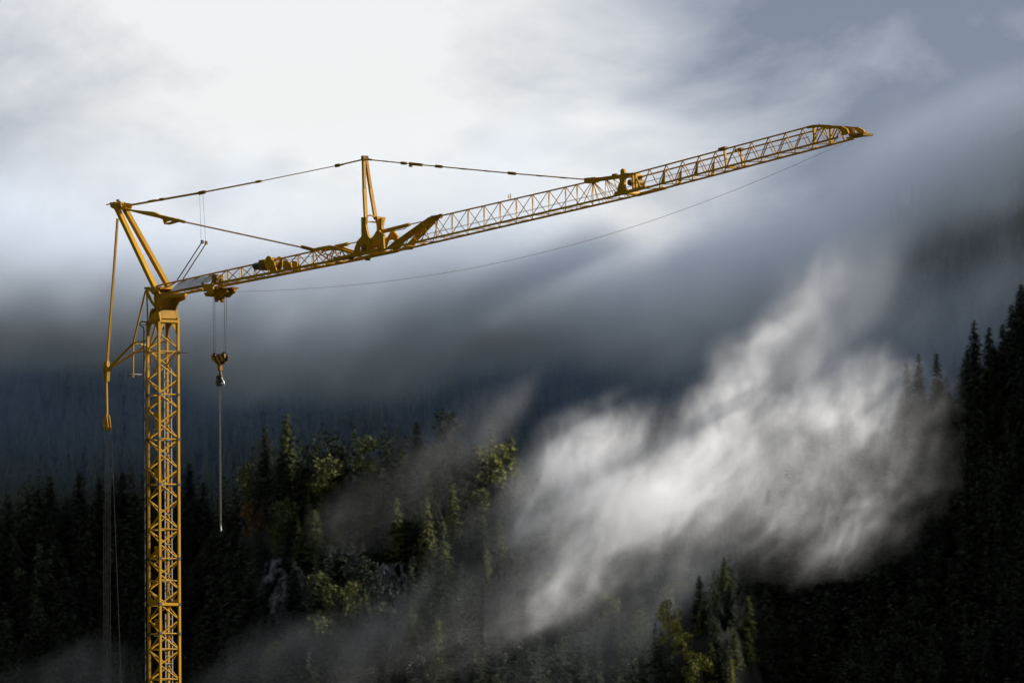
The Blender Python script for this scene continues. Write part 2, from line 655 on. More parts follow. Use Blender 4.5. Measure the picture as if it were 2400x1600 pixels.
SPR = [spruce(100 + i, w, 1.12) for i, w in enumerate((3.3, 3.9, 2.9, 4.4, 3.5, 3.1))]
SPR_LOW = [spruce(140 + i, w, 0.62) for i, w in enumerate((3.4, 3.9, 3.0, 4.3))]
BRD = [broadleaf(200 + i, 1.0) for i in range(4)]
ME = {}


def tree_mesh(kind, i, mat):
    key = (kind, i, mat.name)
    if key not in ME:
        V, Fc, (tv, tf) = (SPR if kind == 'spruce' else BRD)[i]
        ME[key] = (tri_mesh('crown', V, Fc, mat), tri_mesh('trunk', tv, tf, M_BARK))
    return ME[key]


def plant(name, kind, i, mat, loc, h, label, group, wide=1.0, rz=0.0):
    t = empty(name, loc, None, rz)
    t.scale = (h / 20 * wide, h / 20 * wide, h / 20)
    crown, trunk = tree_mesh(kind, i, mat)
    link(bpy.data.objects.new('crown', crown), t)
    link(bpy.data.objects.new('trunk', trunk), t)
    return tag(t, label, 'tree', group)


# cliffs: places where rock shows instead of trees (photo px: centre, half width, half height)
CLIFFS = [((672, 1400), 62, 100, 'weathered grey rock face low on the wooded hillside, left of the paler slabs'),
          ((915, 1395), 52, 88, 'tall narrow grey rock slabs in the middle of the wooded hillside'),
          ((800, 1325), 60, 46, 'small broken rock ledge just under the lit spruces')]


def on_cliff(px, py):
    for (cx_, cy_), hw, hh, _ in CLIFFS:
        if abs(px - cx_) < hw * .85 and -hh * .8 < py - cy_ < hh * 0.95 and rng.random() < .93:
            return True
    return False


# ---- trees that stand out one by one (photo px of the top, height in m)
SOLO = [
    ('broadleaf_tree', 'broad', 0, F_BROWN, 600, 1185, 13, 1.35, 'rust-brown broadleaf tree just beyond the end of the lifting chain'),
    ('broadleaf_tree', 'broad', 1, F_YELLOW, 1160, 1032, 20, 1.25, 'large yellow-green broadleaf tree at the crest beside the rising mist'),
    ('broadleaf_tree', 'broad', 2, F_YELLOW, 1290, 1068, 17, 1.1, 'pale yellow-green broadleaf tree at the left edge of the bright mist'),
    ('broadleaf_tree', 'broad', 3, F_DARK, 1052, 965, 17, 0.95, 'dark round-topped tree, the highest on the middle crest'),
    ('broadleaf_tree', 'broad', 2, F_LIGHT, 1500, 1330, 15, 1.0, 'olive broadleaf tree fading into the lower edge of the mist'),
    ('broadleaf_tree', 'broad', 0, F_YELLOW, 1570, 1400, 14, 0.85, 'sunlit yellow-green tree below the mist, upper one of the lower clump'),
    ('broadleaf_tree', 'broad', 1, F_YELLOW, 1600, 1478, 11, 1.0, 'sunlit yellow-green tree below the mist, middle one of the lower clump'),
    ('broadleaf_tree', 'broad', 3, F_YELLOW, 1640, 1530, 14, 1.0, 'broad yellow-green tree at the bottom edge under the mist'),
    ('broadleaf_tree', 'broad', 0, F_LIGHT, 850, 1180, 14, 1.0, 'olive-green broadleaf tree above the middle rock slabs'),
    ('broadleaf_tree', 'broad', 2, F_LIGHT, 800, 1195, 13, 0.9, 'olive-green broadleaf tree above the small rock ledge'),
    ('larch_tree', 'spruce', 2, F_YELLOW, 1715, 1545, 14, 0.9, 'slim golden larch at the bottom edge, beside the broad yellow-green tree'),
    ('larch_tree', 'spruce', 5, F_LIGHT, 725, 1140, 13, 0.9, 'slim pale larch under the crest, left of the olive trees'),
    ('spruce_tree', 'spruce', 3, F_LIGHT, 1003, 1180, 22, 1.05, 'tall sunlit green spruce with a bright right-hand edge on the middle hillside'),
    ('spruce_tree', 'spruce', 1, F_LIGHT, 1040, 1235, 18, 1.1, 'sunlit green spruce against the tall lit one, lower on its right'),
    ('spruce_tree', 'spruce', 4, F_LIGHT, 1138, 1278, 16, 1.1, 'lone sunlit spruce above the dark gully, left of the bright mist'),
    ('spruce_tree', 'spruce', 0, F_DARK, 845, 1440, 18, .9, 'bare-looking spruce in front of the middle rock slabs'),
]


def clear_view(px, py, ty, wpx, h):
    """shorten a tree that would hide one of the trees that stand out"""
    for q in SOLO:
        hp = q[6] * 8.2
        if abs(px - q[4]) < wpx * .5 + (hp * .28 if q[1] == 'broad' else hp * .15) and ty < q[5] + hp * .5 and py > q[5] + hp * .8:
            h = min(h, h * (py - (q[5] + hp * .52)) / (py - ty))
    return h


# ---- forest: sample both hillsides
cand = []
for hill, f, (xa, xb), (ya, yb) in (('l', hill_l, (-225, 150), (1985, 2290)), ('r', hill_r, (-10, 230), (1700, 1985))):
    y = ya
    while y < yb:
        x = xa
        while x < xb:
            gx, gy = x + rng.uniform(-2.6, 2.6), y + rng.uniform(-2.6, 2.6)
            x += 5.4
            z = f(gx, gy)
            if z < 1:
                continue
            if hill == 'l' and hill_r(gx, gy) > z + 2:
                continue
            h = rng.uniform(13, 21) * (0.82 if rng.random() < .2 else 1.0)
            px, py, dep = project((gx, gy, z))
            tx, ty, _ = project((gx, gy, z + h))
            if not (-330 < px < 2730) or ty > 1720:
                continue
            if hill == 'l' and on_cliff(px, py - 25):
                continue
            if hill == 'r' and 1975 < px < 2100 and ty < 985:
                continue
            if hill == 'r' and 1430 < px < 1790:
                h *= .62
                ty = project((gx, gy, z + h))[1]
            if hill == 'r' and px > 2040 and gy > ridge_r(gx) - 16:
                h *= .8
                ty = project((gx, gy, z + h))[1]
            h2 = clear_view(px, py, ty, h * 3.2, h)
            if h2 < 3.0:
                continue
            if h2 < h:
                h = h2
                ty = project((gx, gy, z + h))[1]
            cand.append([dep, gx, gy, z, h, px, py, ty, hill])
        y += 5.2
cand.sort(key=lambda c: -c[0])
# which ones show: paint them far to near as triangles into a coarse id buffer
GW, GH = 600, 400
idb = np.full((GH, GW), -1, np.int32)
for n, c in enumerate(cand):
    px, py, ty = c[5] / 4, c[6] / 4, c[7] / 4
    hw0 = 4.8 * c[4] / 20 * FPX / c[0] / 4
    for row in range(max(0, int(ty)), min(GH, int(py) + 8)):
        t = (row - ty) / max(1e-3, py - ty)
        hw = hw0 * min(1, max(.06, t))
        a, b = int(px - hw), int(px + hw) + 1
        if b > 0 and a < GW:
            idb[row, max(0, a):min(GW, b)] = n
cnt = np.bincount(idb[idb >= 0], minlength=len(cand))
order = np.argsort(-cnt)
chosen = set(int(i) for i in order[:276] if cnt[i] > 3)


COLS_L = [(110, 'by the left edge'), (236, 'left of the tackle ropes'), (336, 'between tackle ropes and mast'), (425, 'seen through the crane mast'), (512, 'between mast and chain'),
          (600, 'just right of the chain'), (700, 'left of the left rock face'), (800, 'over the left rock face'), (900, 'around the small rock ledge'), (1000, 'over the middle rock slabs'),
          (1100, 'beside the tall sunlit spruce'), (1200, 'below the large yellow-green tree'), (1330, 'by the left mist tip'), (9999, 'under the left mist lobe')]
COLS_R = [(1500, 'left of the golden larch'), (1640, 'round the yellow-green clump'), (1780, 'just right of the golden larch'), (1900, 'below the thickest mist'), (2020, 'below the right mist lobe'),
          (2130, 'right of the mist'), (2240, 'under the dip in the skyline'), (2330, 'under the tall skyline spruce'), (9999, 'by the right edge')]


def zone(c):
    """what one can say of a forest tree: how high on which slope it stands, and beside what"""
    px, ty = c[5], c[7]
    if c[8] == 'r':
        top = project((c[1], ridge_r(c[1]), hill_r(c[1], ridge_r(c[1])) + 14))[1]
        col = next(t for lim, t in COLS_R if px < lim)
        where = 'on the right slope'
    else:
        top = project((c[1], ridge_l(c[1]), hill_l(c[1], ridge_l(c[1])) + 15))[1]
        col = next(t for lim, t in COLS_L if px < lim)
        where = 'on the hillside'
    d = ty - top
    tier = 'at the crest' if d < 45 else 'below the crest' if d < 120 else 'halfway down' if d < 260 else 'low down'
    return '%s %s, %s' % (tier, where, col)


rest = []
for n, c in enumerate(cand):
    if n in chosen:
        place = zone(c)
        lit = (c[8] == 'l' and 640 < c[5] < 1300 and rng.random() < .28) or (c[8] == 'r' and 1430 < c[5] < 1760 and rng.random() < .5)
        rz = rng.uniform(0, 6.28)
        if c[8] == 'l' and c[5] > 560 and rng.random() < .34:
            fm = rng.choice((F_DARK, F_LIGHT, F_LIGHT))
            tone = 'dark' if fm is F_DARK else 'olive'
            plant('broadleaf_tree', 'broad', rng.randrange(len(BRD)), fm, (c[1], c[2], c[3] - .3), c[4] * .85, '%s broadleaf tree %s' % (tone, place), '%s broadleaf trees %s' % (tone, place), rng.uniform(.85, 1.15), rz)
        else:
            tone = 'sunlit green' if lit else 'dark'  # sunlight is put into the needle colour of the lit ones
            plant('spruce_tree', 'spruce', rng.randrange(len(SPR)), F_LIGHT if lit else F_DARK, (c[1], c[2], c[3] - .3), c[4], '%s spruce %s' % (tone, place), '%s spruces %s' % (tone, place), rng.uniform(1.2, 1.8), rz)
    else:
        rest.append(c)


def forest_mass(name, items, models, mat, label):
    """the trees beyond the counted ones, as one mass"""
    Vs, Fs, off = [], [], 0
    arr = [(np.array(V), np.array(Fc)) for V, Fc, _ in models]
    for x, y, z, h, wide in items:
        V, Fc = arr[rng.randrange(len(arr))]
        a = rng.uniform(0, 6.28)
        ca, sa = math.cos(a), math.sin(a)
        s = h / 20
        W_ = np.empty_like(V)
        W_[:, 0] = (V[:, 0] * ca - V[:, 1] * sa) * s * wide + x
        W_[:, 1] = (V[:, 0] * sa + V[:, 1] * ca) * s * wide + y
        W_[:, 2] = V[:, 2] * s + z
        Vs.append(W_)
        Fs.append(Fc + off)
        off += len(V)
    V = np.concatenate(Vs).astype(np.float32)
    Fc = np.concatenate(Fs).astype(np.int32)
    me = bpy.data.meshes.new(name)
    me.vertices.add(len(V))
    me.vertices.foreach_set('co', V.ravel())
    me.loops.add(Fc.size)
    me.loops.foreach_set('vertex_index', Fc.ravel())
    me.polygons.add(len(Fc))
    me.polygons.foreach_set('loop_start', np.arange(0, Fc.size, 3, dtype=np.int32))
    me.update()
    me.materials.append(mat)
    return tag(link(bpy.data.objects.new(name, me)), label, None, None, 'stuff')


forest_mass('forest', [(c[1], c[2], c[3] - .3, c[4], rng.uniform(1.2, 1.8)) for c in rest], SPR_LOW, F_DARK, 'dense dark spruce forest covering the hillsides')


# far forest: simple jagged spruces, a few pixels across behind the haze
def far_spruce(seed):
    r = random.Random(seed)
    V, Fc = [], []
    for i in range(6):
        t0 = .06 + i * .15
        rr = 3.6 * (1 - t0) ** .9
        n = len(V)
        V.append((0, 0, 20 * min(1.0, t0 + .3)))
        m = 7
        for k in range(m):
            a = 6.283 * k / m + r.uniform(-.3, .3)
            q = rr * r.uniform(.6, 1.15)
            V.append((q * math.cos(a), q * math.sin(a), 20 * t0 - r.uniform(0, 1.6)))
        Fc += [(n, n + 1 + k, n + 1 + (k + 1) % m) for k in range(m)]
    return V, Fc, None


items = []
y = 3380.0
while y < 3800:
    x = -400.0
    while x < 400:
        gx, gy = x + rng.uniform(-3.5, 3.5), y + rng.uniform(-3.5, 3.5)
        x += 7.0
        z = hill_f(gx, gy)
        ty = project((gx, gy, z + 18))[1]
        if z > 5 and max(150, 640 - .75 * max(0, project((gx, gy, z))[0] - 1650)) + 150 < ty < 1350 and hill_f(gx, gy + 30) > z:
            items.append((gx, gy, z - .5, rng.uniform(13, 23), rng.uniform(1.0, 1.5)))
    y += 7.0
forest_mass('far_forest', items, [far_spruce(300 + i) for i in range(5)], F_DARK, 'dark forest on the far mountain under the clouds')

for (nm, kd, i, mat, px, py, h, wide, lab) in SOLO:
    f, y0, y1 = (hill_r, 1620, 1990) if px > 1450 else (hill_l, 1960, 2400)
    p = hit(px, py + h * FPX / (0.5 * (y0 + y1)) * 0.97, f, y0, y1)
    if p is None:
        continue
    plant(nm, 'spruce' if kd == 'spruce' else 'broad', i, mat, (p.x, p.y, f(p.x, p.y) - .3), h, lab, None, wide, i * 1.3)
# the spruces that cut the right-hand skyline
SKY_TREES = [(2126, 852, 15, 'small spruce, lowest on the right-hand skyline'), (2152, 832, 17, 'second spruce from the low end of the right-hand skyline'),
             (2196, 830, 15, 'blunt spruce in the dip of the right-hand skyline'), (2280, 753, 20, 'tall ragged spruce standing clear on the right-hand skyline'),
             (2318, 768, 17, 'spruce just right of the tall ragged one on the skyline'), (2372, 716, 20, 'spruce near the right edge, second highest on the skyline'),
             (2396, 668, 22, 'highest spruce on the skyline, cut by the right edge')]
for i, (px, py, h, lab) in enumerate(SKY_TREES):
    Y = Y_R - 4 - (i % 3) * 3
    p = at_y(px, py, Y)
    g = hill_r(p.x, Y)
    hh = max(h * .8, min(p.z - g + .3, h * 1.5))
    plant('spruce_tree', 'spruce', (0, 2, 1, 4, 5, 3, 0)[i], F_DARK, (p.x, Y, p.z - hh), hh, lab, None, 1.45 * h / hh, i * 2.1)


# ---- rock faces
def cliff(px, py, hw, hh, label, seed):
    p = hit(px, py, hill_l, 1960, 2320)
    sc_ = p.y / FPX
    w, h = hw * sc_, hh * sc_
    nx, nz_ = 60, 70
    vs, fs = [], []
    for j in range(nz_):
        t = -1 + 2 * j / (nz_ - 1)
        for i in range(nx):
            s = -1 + 2 * i / (nx - 1)
            jag = mnoise.fractal(Vector((s * 2.2 + seed, t * 2.2, seed)), 1.0, 2.0, 4)
            edge = min(2.0, max(0.0, abs(s) ** 3 + abs(t) ** 4 + .9 * jag))
            x = p.x + s * w * (1 + .15 * mnoise.noise(Vector((t * 2, seed, 0))))
            z = p.z + t * h
            rid = mnoise.ridged_multi_fractal(Vector((x * .22, z * .045, seed)), .8, 2.2, 6, 1.0, 2.0)
            blk = mnoise.fractal(Vector((x * .5, z * .22, seed + 5)), .7, 2.0, 6)
            yy = p.y + t * h * .35 - 3.2 * rid * (1 - .6 * edge) - 2.2 * blk + 13 * edge - 0.4
            vs.append((x, yy, z))
    for j in range(nz_ - 1):
        for i in range(nx - 1):
            a = j * nx + i
            fs.append((a, a + 1, a + nx + 1, a + nx))
    tag(mesh_obj('rock_face', vs, fs, M_ROCK), label, None, None, 'structure')


for n, ((px, py), hw, hh, lab) in enumerate(CLIFFS):
    cliff(px, py, hw, hh, lab, 3.7 * n)

# ================================================================== mist and cloud: density grids in closed boxes
def air_material(name, color, aniso=0.0):
    def build(nt, out):
        pv = nt.nodes.new('ShaderNodeVolumePrincipled')
        pv.inputs['Color'].default_value = (*color, 1)
        pv.inputs['Density'].default_value = 1.0
        pv.inputs['Density Attribute'].default_value = 'density'
        pv.inputs['Anisotropy'].default_value = aniso
        nt.links.new(pv.outputs[0], out.inputs['Volume'])
    return material(name, build)


def mist_volume(name, label, blobs, lo, hi, res, mat, streak, fine, gain, push=1.0):
    """one body of mist: soft ellipsoids (photo px centre and radii at depth Y, depth radius in m, tilt, peak optical depth), torn by noise.
    streak / fine: (scale, stretch, tilt) of the two noises; gain: how strongly each tears"""
    c = [(a + b) / 2 for a, b in zip(lo, hi)]
    bm = bmesh.new()
    bmesh.ops.create_cube(bm, size=1.0)
    me = bpy.data.meshes.new(name)
    for v in bm.verts:
        v.co = Vector([c[i] + v.co[i] * (hi[i] - lo[i]) for i in range(3)])
    bm.to_mesh(me)
    bm.free()
    me.materials.append(mat)
    o = link(bpy.data.objects.new(name, me))
    tag(o, label, None, None, 'stuff')
    ng = bpy.data.node_groups.new(name, 'GeometryNodeTree')
    ng.interface.new_socket('Geometry', in_out='INPUT', socket_type='NodeSocketGeometry')
    ng.interface.new_socket('Geometry', in_out='OUTPUT', socket_type='NodeSocketGeometry')
    N, Lk = ng.nodes.new, ng.links.new

    def put(sock, v):
        if hasattr(v, 'links'):
            Lk(v, sock)
        else:
            sock.default_value = v

    def mth(op, a, b=None, clamp=False):
        n = N('ShaderNodeMath')
        n.operation = op
        n.use_clamp = clamp
        put(n.inputs[0], a)
        if b is not None:
            put(n.inputs[1], b)
        return n.outputs[0]

    def vec(op, a, b):
        n = N('ShaderNodeVectorMath')
        n.operation = op
        put(n.inputs[0], a)
        put(n.inputs[1], b)
        return n.outputs[0]

    def turn(a, centre, ang):
        n = N('ShaderNodeVectorRotate')
        n.rotation_type = 'Y_AXIS'
        put(n.inputs['Vector'], a)
        n.inputs['Center'].default_value = centre
        n.inputs['Angle'].default_value = ang
        return n.outputs[0]

    pos = N('GeometryNodeInputPosition').outputs[0]

    # a slow push of the whole field gives the lobes uneven outlines
    warp = N('ShaderNodeTexNoise')
    Lk(vec('MULTIPLY', pos, (1, .4, 1)), warp.inputs['Vector'])
    warp.inputs['Scale'].default_value = streak[0] * .8
    warp.inputs['Detail'].default_value = 3
    wv = vec('MULTIPLY', vec('SUBTRACT', warp.outputs['Color'], (.5, .5, .5)), (push / streak[0],) * 3)
    wpos = vec('ADD', pos, wv)

    def noise(scale, stretch, tilt, detail, rough):
        n = N('ShaderNodeTexNoise')
        v = vec('MULTIPLY', turn(wpos, (0, 0, 0), R(tilt)), (1 / stretch[0], 1 / stretch[1], 1 / stretch[2]))
        Lk(v, n.inputs['Vector'])
        n.inputs['Scale'].default_value = scale
        n.inputs['Detail'].default_value = detail
        n.inputs['Roughness'].default_value = rough
        return n.outputs[0]

    total = None
    for (px, py, Y, rx, ry, rz, ang, tau) in blobs:
        k = Y / FPX
        ctr = at_y(px, py, Y)
        v = vec('SUBTRACT', turn(wpos, ctr, R(ang)), tuple(ctr))
        v = vec('MULTIPLY', v, (1 / (rx * k), 1 / ry, 1 / (rz * k)))
        ln = N('ShaderNodeVectorMath')
        ln.operation = 'LENGTH'
        Lk(v, ln.inputs[0])
        inv = mth('SUBTRACT', 1.0, ln.outputs['Value'], True)
        w = mth('MULTIPLY', mth('POWER', inv, 1.8), tau / (0.8 * ry))
        total = w if total is None else mth('ADD', total, w)
    n1 = mth('MULTIPLY', mth('SUBTRACT', noise(*streak, 4.0, .55), .5), gain[0])
    n2 = mth('MULTIPLY', mth('SUBTRACT', noise(*fine, 5.0, .62), .5), gain[1])
    dens = mth('MULTIPLY', total, mth('EXPONENT', mth('ADD', n1, n2)))
    dens = mth('MAXIMUM', mth('SUBTRACT', dens, 2e-4 * max(b[7] / b[4] for b in blobs) * 10), 0.0)
    vc = N('GeometryNodeVolumeCube')
    put(vc.inputs['Density'], dens)
    vc.inputs['Background'].default_value = 0.0
    vc.inputs['Min'].default_value = lo
    vc.inputs['Max'].default_value = hi
    for a, r in zip(('X', 'Y', 'Z'), res):
        vc.inputs['Resolution ' + a].default_value = r
    sm = N('GeometryNodeSetMaterial')
    sm.inputs['Material'].default_value = mat
    Lk(vc.outputs[0], sm.inputs[0])
    go = N('NodeGroupOutput')
    Lk(sm.outputs[0], go.inputs[0])
    N('NodeGroupInput')
    md = o.modifiers.new('density', 'NODES')
    md.node_group = ng
    return o


A_MIST = air_material('mist_air', (0.955, 0.96, 0.975))
A_CLOUD = air_material('cloud_air', (0.82, 0.89, 0.985))
A_HAZE = air_material('far_haze_air', (0.45, 0.66, 1.0))
# px, py, depth, rx, ry (m), rz, tilt, optical depth
MISTS = [
    (1540, 1120, 2005, 430, 45, 215, 14, 1.55),      # sunlit core
    (1370, 1140, 2015, 260, 40, 215, 30, 1.95),      # left lobe
    (1700, 930, 2010, 430, 32, 88, 53, 1.6),        # slanting plume
    (1880, 1080, 1855, 480, 32, 330, 14, 0.28),     # right lobe, thin and wide
    (1950, 1000, 1858, 330, 30, 220, 24, 0.22),
    (1880, 1220, 1852, 340, 30, 190, -10, 0.26),    # its ragged fringe
    (1320, 1300, 1990, 340, 36, 140, 55, 1.0),      # trail down from the left lobe
    (1500, 1260, 1970, 330, 36, 160, 30, 0.7),
]
mist_volume('mist', 'bright sunlit mist bank with a plume rising between the forested slopes', MISTS, (-8, 1820, 66), (134, 2065, 198), (250, 52, 222), A_MIST,
            (0.042, (1.9, 3.5, 0.9), 52), (0.20, (1.6, 5.0, 0.9), 58), (6.0, 5.6))
VEILS = [
    (1900, 740, 2030, 380, 40, 150, 42, 0.35),      # thin upper end of the plume
    (1480, 1420, 1900, 480, 50, 220, 30, 0.22),     # veil over the yellow trees
    (1180, 1000, 2080, 230, 25, 70, 55, 0.07),      # wisp at the crest
    (1000, 1110, 2050, 380, 36, 130, 34, 0.10),     # upper hillside
    (760, 1540, 2005, 430, 40, 150, 22, 0.2),       # foot of the rocks
    (100, 1620, 1990, 430, 40, 140, 8, 0.08),
    (2230, 1010, 1890, 380, 40, 200, 30, 0.012),
    (1120, 1420, 2000, 380, 40, 220, 60, 0.14),
]
mist_volume('thin_mist', 'faint wisps of mist trailing over the dark hillsides', VEILS, (-170, 1830, 45), (170, 2130, 215), (300, 40, 150), A_MIST,
            (0.034, (1.9, 3.2, 0.9), 50), (0.10, (1.5, 4.0, 0.9), 56), (7.0, 4.5))
CLOUDS = [
    (-200, 715, 3420, 620, 120, 230, 6, 9.0),
    (330, 715, 3440, 560, 120, 225, -6, 9.0),
    (820, 730, 3430, 560, 120, 255, 10, 9.0),
    (1300, 700, 3430, 560, 120, 225, -4, 9.0),
    (1720, 680, 3400, 480, 120, 230, 14, 7.0),
    (1960, 540, 3400, 460, 110, 180, 38, 3.4),
    (2330, 345, 3400, 480, 110, 190, 33, 4.2),
    (2300, 620, 3380, 560, 120, 330, 36, 0.45),
    (150, 500, 3400, 900, 100, 300, 0, 0.9),
    (1100, 480, 3400, 900, 100, 320, 10, 0.9),
    (2000, 500, 3350, 800, 100, 320, 30, 0.2),
    (1950, 830, 3290, 560, 100, 170, 34, 0.25),
]
HAZES = [(400, 960, 3545, 1700, 50, 420, 0, 0.30), (1900, 900, 3545, 1700, 50, 420, 0, 0.32)]
mist_volume('cloud', 'pale cloud bank lying against the far mountain', CLOUDS, (-400, 3200, 170), (400, 3600, 520), (250, 36, 146), A_CLOUD,
            (0.009, (1.7, 3.0, 0.9), 34), (0.032, (1.4, 3.5, 0.9), 44), (3.2, 3.4), 0.45)
mist_volume('far_haze', 'thin blue haze in front of the dark far mountain', HAZES, (-430, 3490, 120), (430, 3600, 360), (100, 10, 60), A_HAZE,
            (0.006, (1.6, 3.0, 0.9), 32), (0.02, (1.4, 3.5, 0.9), 40), (1.5, 1.0))

# ================================================================== the crane
TH = R(57.3)                                   # the jib points to the right and towards the viewer
VH = Vector((math.sin(TH), math.cos(TH), 0))
UH = Vector((math.cos(TH), -math.sin(TH), 0))
MAST = CAM_C + ray(382, 800) * 333.0
MAST.z = 0.0


def at(px, py, v=0.0):
    """crane coordinates (u along the jib, v across it, z up) of the point of the lengthwise plane v that the photo shows at px, py"""
    d = ray(px, py)
    t = ((MAST - CAM_C).dot(VH) + v) / d.dot(VH)
    X = CAM_C + d * t
    return Vector(((X - MAST).dot(UH), v, X.z))


def uz(pts, v=0.0, ox=0.0, oy=0.0, s=1.0):
    """outline in the lengthwise plane from points of a photo detail with origin (ox, oy) and magnification s"""
    r = []
    for x, y in pts:
        p = at(ox + x / s, oy + y / s, v)
        r.append((p.x, p.z))
    return r


crane = tag(empty('tower_crane', MAST, None, -TH),
            'yellow lattice tower crane with a long jib standing in front of the misty forest', 'crane')

# ---- mast
H_TOP = 29.56
mast = empty('mast', (0, 0, 0), crane)
for cu, cv in ((-.5, -.5), (.5, -.5), (.5, .5), (-.5, .5)):
    bar('leg', (cu, cv, 0.3), (cu, cv, H_TOP + (0.12 if (cu, cv) == (.5, .5) else 0)), 0.053, mast, M_YEL, 4)
STEP = 1.36
zn = 22.80 - STEP * 16                          # nodes of the outer legs; the front and back legs' nodes lie half a step higher
faces4 = [((-.5, -.5), (.5, -.5)), ((.5, .5), (.5, -.5)), ((-.5, -.5), (-.5, .5)), ((.5, .5), (-.5, .5))]
k = 0
z = zn
while z < H_TOP - 0.4:
    for (a, b) in faces4:
        if z > 0.5:
            bar('brace', (a[0] * .97, a[1] * .97, z + 0.04), (b[0] * .97, b[1] * .97, min(z + STEP / 2, H_TOP - .05)), 0.036, mast, M_YEL)
        if 0.5 < z + STEP / 2 and z + STEP < H_TOP:
            bar('brace', (b[0] * .97, b[1] * .97, z + STEP / 2 + 0.04), (a[0] * .97, a[1] * .97, z + STEP), 0.036, mast, M_YEL)
    z += STEP
rings = [29.5, 28.13, 26.19, 24.17, 22.13, 20.1, 18.78, 17.78, 16.72, 15.4, 14.7, 13.35, 11.3, 9.26, 7.2, 5.2, 3.1, 1.1]
for zr in rings:
    heavy = zr in (29.5, 16.72)
    rr = 0.06 if heavy else 0.03
    for (a, b) in faces4:
        bar('cross_bar', (a[0], a[1], zr), (b[0], b[1], zr), rr, mast, M_YEL, 4 if heavy else 8)
    if zr in (26.19, 24.17, 22.13, 18.78, 16.72, 15.4):
        for cu, cv in ((-.5, -.5), (.5, -.5), (.5, .5), (-.5, .5)):
            box('pin', (cu, cv, zr), (0.135, 0.135, 0.13), mast, M_BLACK)
# collar plates of the telescoping joint, with a rounded cut-out
for (side, vv) in (('v', -.53), ('v', .53)):
    arc = [(0.36 * math.cos(t), 17.35 + 0.42 * math.sin(t)) for t in [math.pi + math.pi * i / 10 for i in range(11)]]
    plate('collar_plate', [(-.55, 17.75), (-.55, 16.68), (.55, 16.68), (.55, 17.75), (.44, 17.75)] + [(p[0] * 1.2, p[1]) for p in reversed(arc)] + [(-.44, 17.75)], vv, 0.02, mast)
# corner gussets under the head
for cu, sgn in ((-.46, 1), (.46, -1)):
    pts = [(cu, 29.45), (cu + sgn * .46, 29.45), (cu + sgn * .30, 29.38), (cu + sgn * .16, 29.2), (cu + sgn * .07, 28.95), (cu, 28.85)]
    for vv in (-.5, .5):
        plate('gusset', pts, vv, 0.03, mast)
for vv in (-.46, .46):
    s = 1 if vv < 0 else -1
    g = [(.51, vv, 29.45), (.51, vv + s * .46, 29.45), (.51, vv + s * .30, 29.38), (.51, vv + s * .16, 29.2), (.51, vv + s * .07, 28.95), (.51, vv, 28.85)]
    mesh_obj('gusset', g + [(x - .03, y, q) for x, y, q in g], [(0, 1, 2, 3, 4, 5), (11, 10, 9, 8, 7, 6)] + [(i, (i + 1) % 6, 6 + (i + 1) % 6, 6 + i) for i in range(6)], M_YEL, mast)
# landing hatches inside the mast
for zc in (25.05, 22.5, 19.0, 15.7, 12.3, 9.0, 5.7):
    box('landing_hatch', (-.1, -.2, zc), (0.62, 0.04, 0.74), mast, M_YEL, (R(8), 0, 0))
    bar('hatch_hinge', (-.12, -.46, zc - .40), (-.12, -.05, zc - .40), 0.02, mast, M_STEEL)
# foundation and base ballast (below the frame)
base = empty('undercarriage', (0, 0, 0), crane)
box('cross_base', (0, 0, 0.22), (4.6, 0.5, 0.4), base, M_YEL2)
box('cross_base', (0, 0, 0.215), (0.5, 4.6, 0.39), base, M_YEL2)
for i in range(4):
    box('ballast_block', (-1.6, 0, 0.62 + 0.42 * i), (1.3, 2.6, 0.4), base, M_CONC, bevel=0.03)

# ---- ladder
ladder = empty('ladder', (0, 0, 0), crane)
for vv in (0.065, 0.415):
    bar('rail', (0.0, vv, 1.0), (0.0, vv, 16.3), 0.022, ladder, M_ALU, 4)
    bar('rail', (0.0, vv, 16.75), (0.0, vv, 27.42), 0.022, ladder, M_ALU, 4)
z = 1.3
while z < 27.4:
    if not 16.2 < z < 16.8:
        bar('rung', (0.0, 0.065, z), (0.0, 0.415, z), 0.014, ladder, M_ALU, 6)
    z += 0.336

# ---- mast head
head = empty('mast_head', (0, 0, 0), crane)
o_, s_ = (320, 640), 11.2


def C1(pts, v):
    return uz(pts, v, 320, 640, 11.2)


plate('side_plate', C1([(330, 1275), (400, 1105), (405, 1020), (380, 960), (375, 940), (392, 940), (412, 1005), (480, 1000), (600, 1040), (640, 1250)], -.5), -.5, 0.05, head)
plate('side_plate', [(-.5, 29.56), (-.36, 29.86), (-.3, 30.02), (.46, 30.02), (.5, 29.56)], .5, 0.05, head)
fp = [(.5, -.47, 29.62), (.5, .47, 29.62), (.46, .38, 30.0), (.46, -.47, 30.0)]
mesh_obj('front_plate', fp + [(x - .04, y, q) for x, y, q in fp], [(0, 1, 2, 3), (7, 6, 5, 4), (0, 4, 5, 1), (1, 5, 6, 2), (2, 6, 7, 3), (3, 7, 4, 0)], M_YEL, head)
fp = [(.46, .39, 30.06), (.46, .52, 30.06), (.5, .55, 29.6), (.5, .47, 29.6)]
mesh_obj('front_stiffener', fp + [(x - .3, y, q) for x, y, q in fp], [(0, 1, 2, 3), (7, 6, 5, 4), (0, 4, 5, 1), (1, 5, 6, 2), (2, 6, 7, 3), (3, 7, 4, 0)], M_YEL, head)
bp = [(-.48, -.47, 29.62), (-.48, .47, 29.62), (-.36, .38, 30.0), (-.36, -.47, 30.0)]
mesh_obj('rear_plate', bp + [(x + .04, y, q) for x, y, q in bp], [(3, 2, 1, 0), (4, 5, 6, 7), (0, 1, 5, 4), (1, 2, 6, 5), (2, 3, 7, 6), (3, 0, 4, 7)], M_YEL, head)
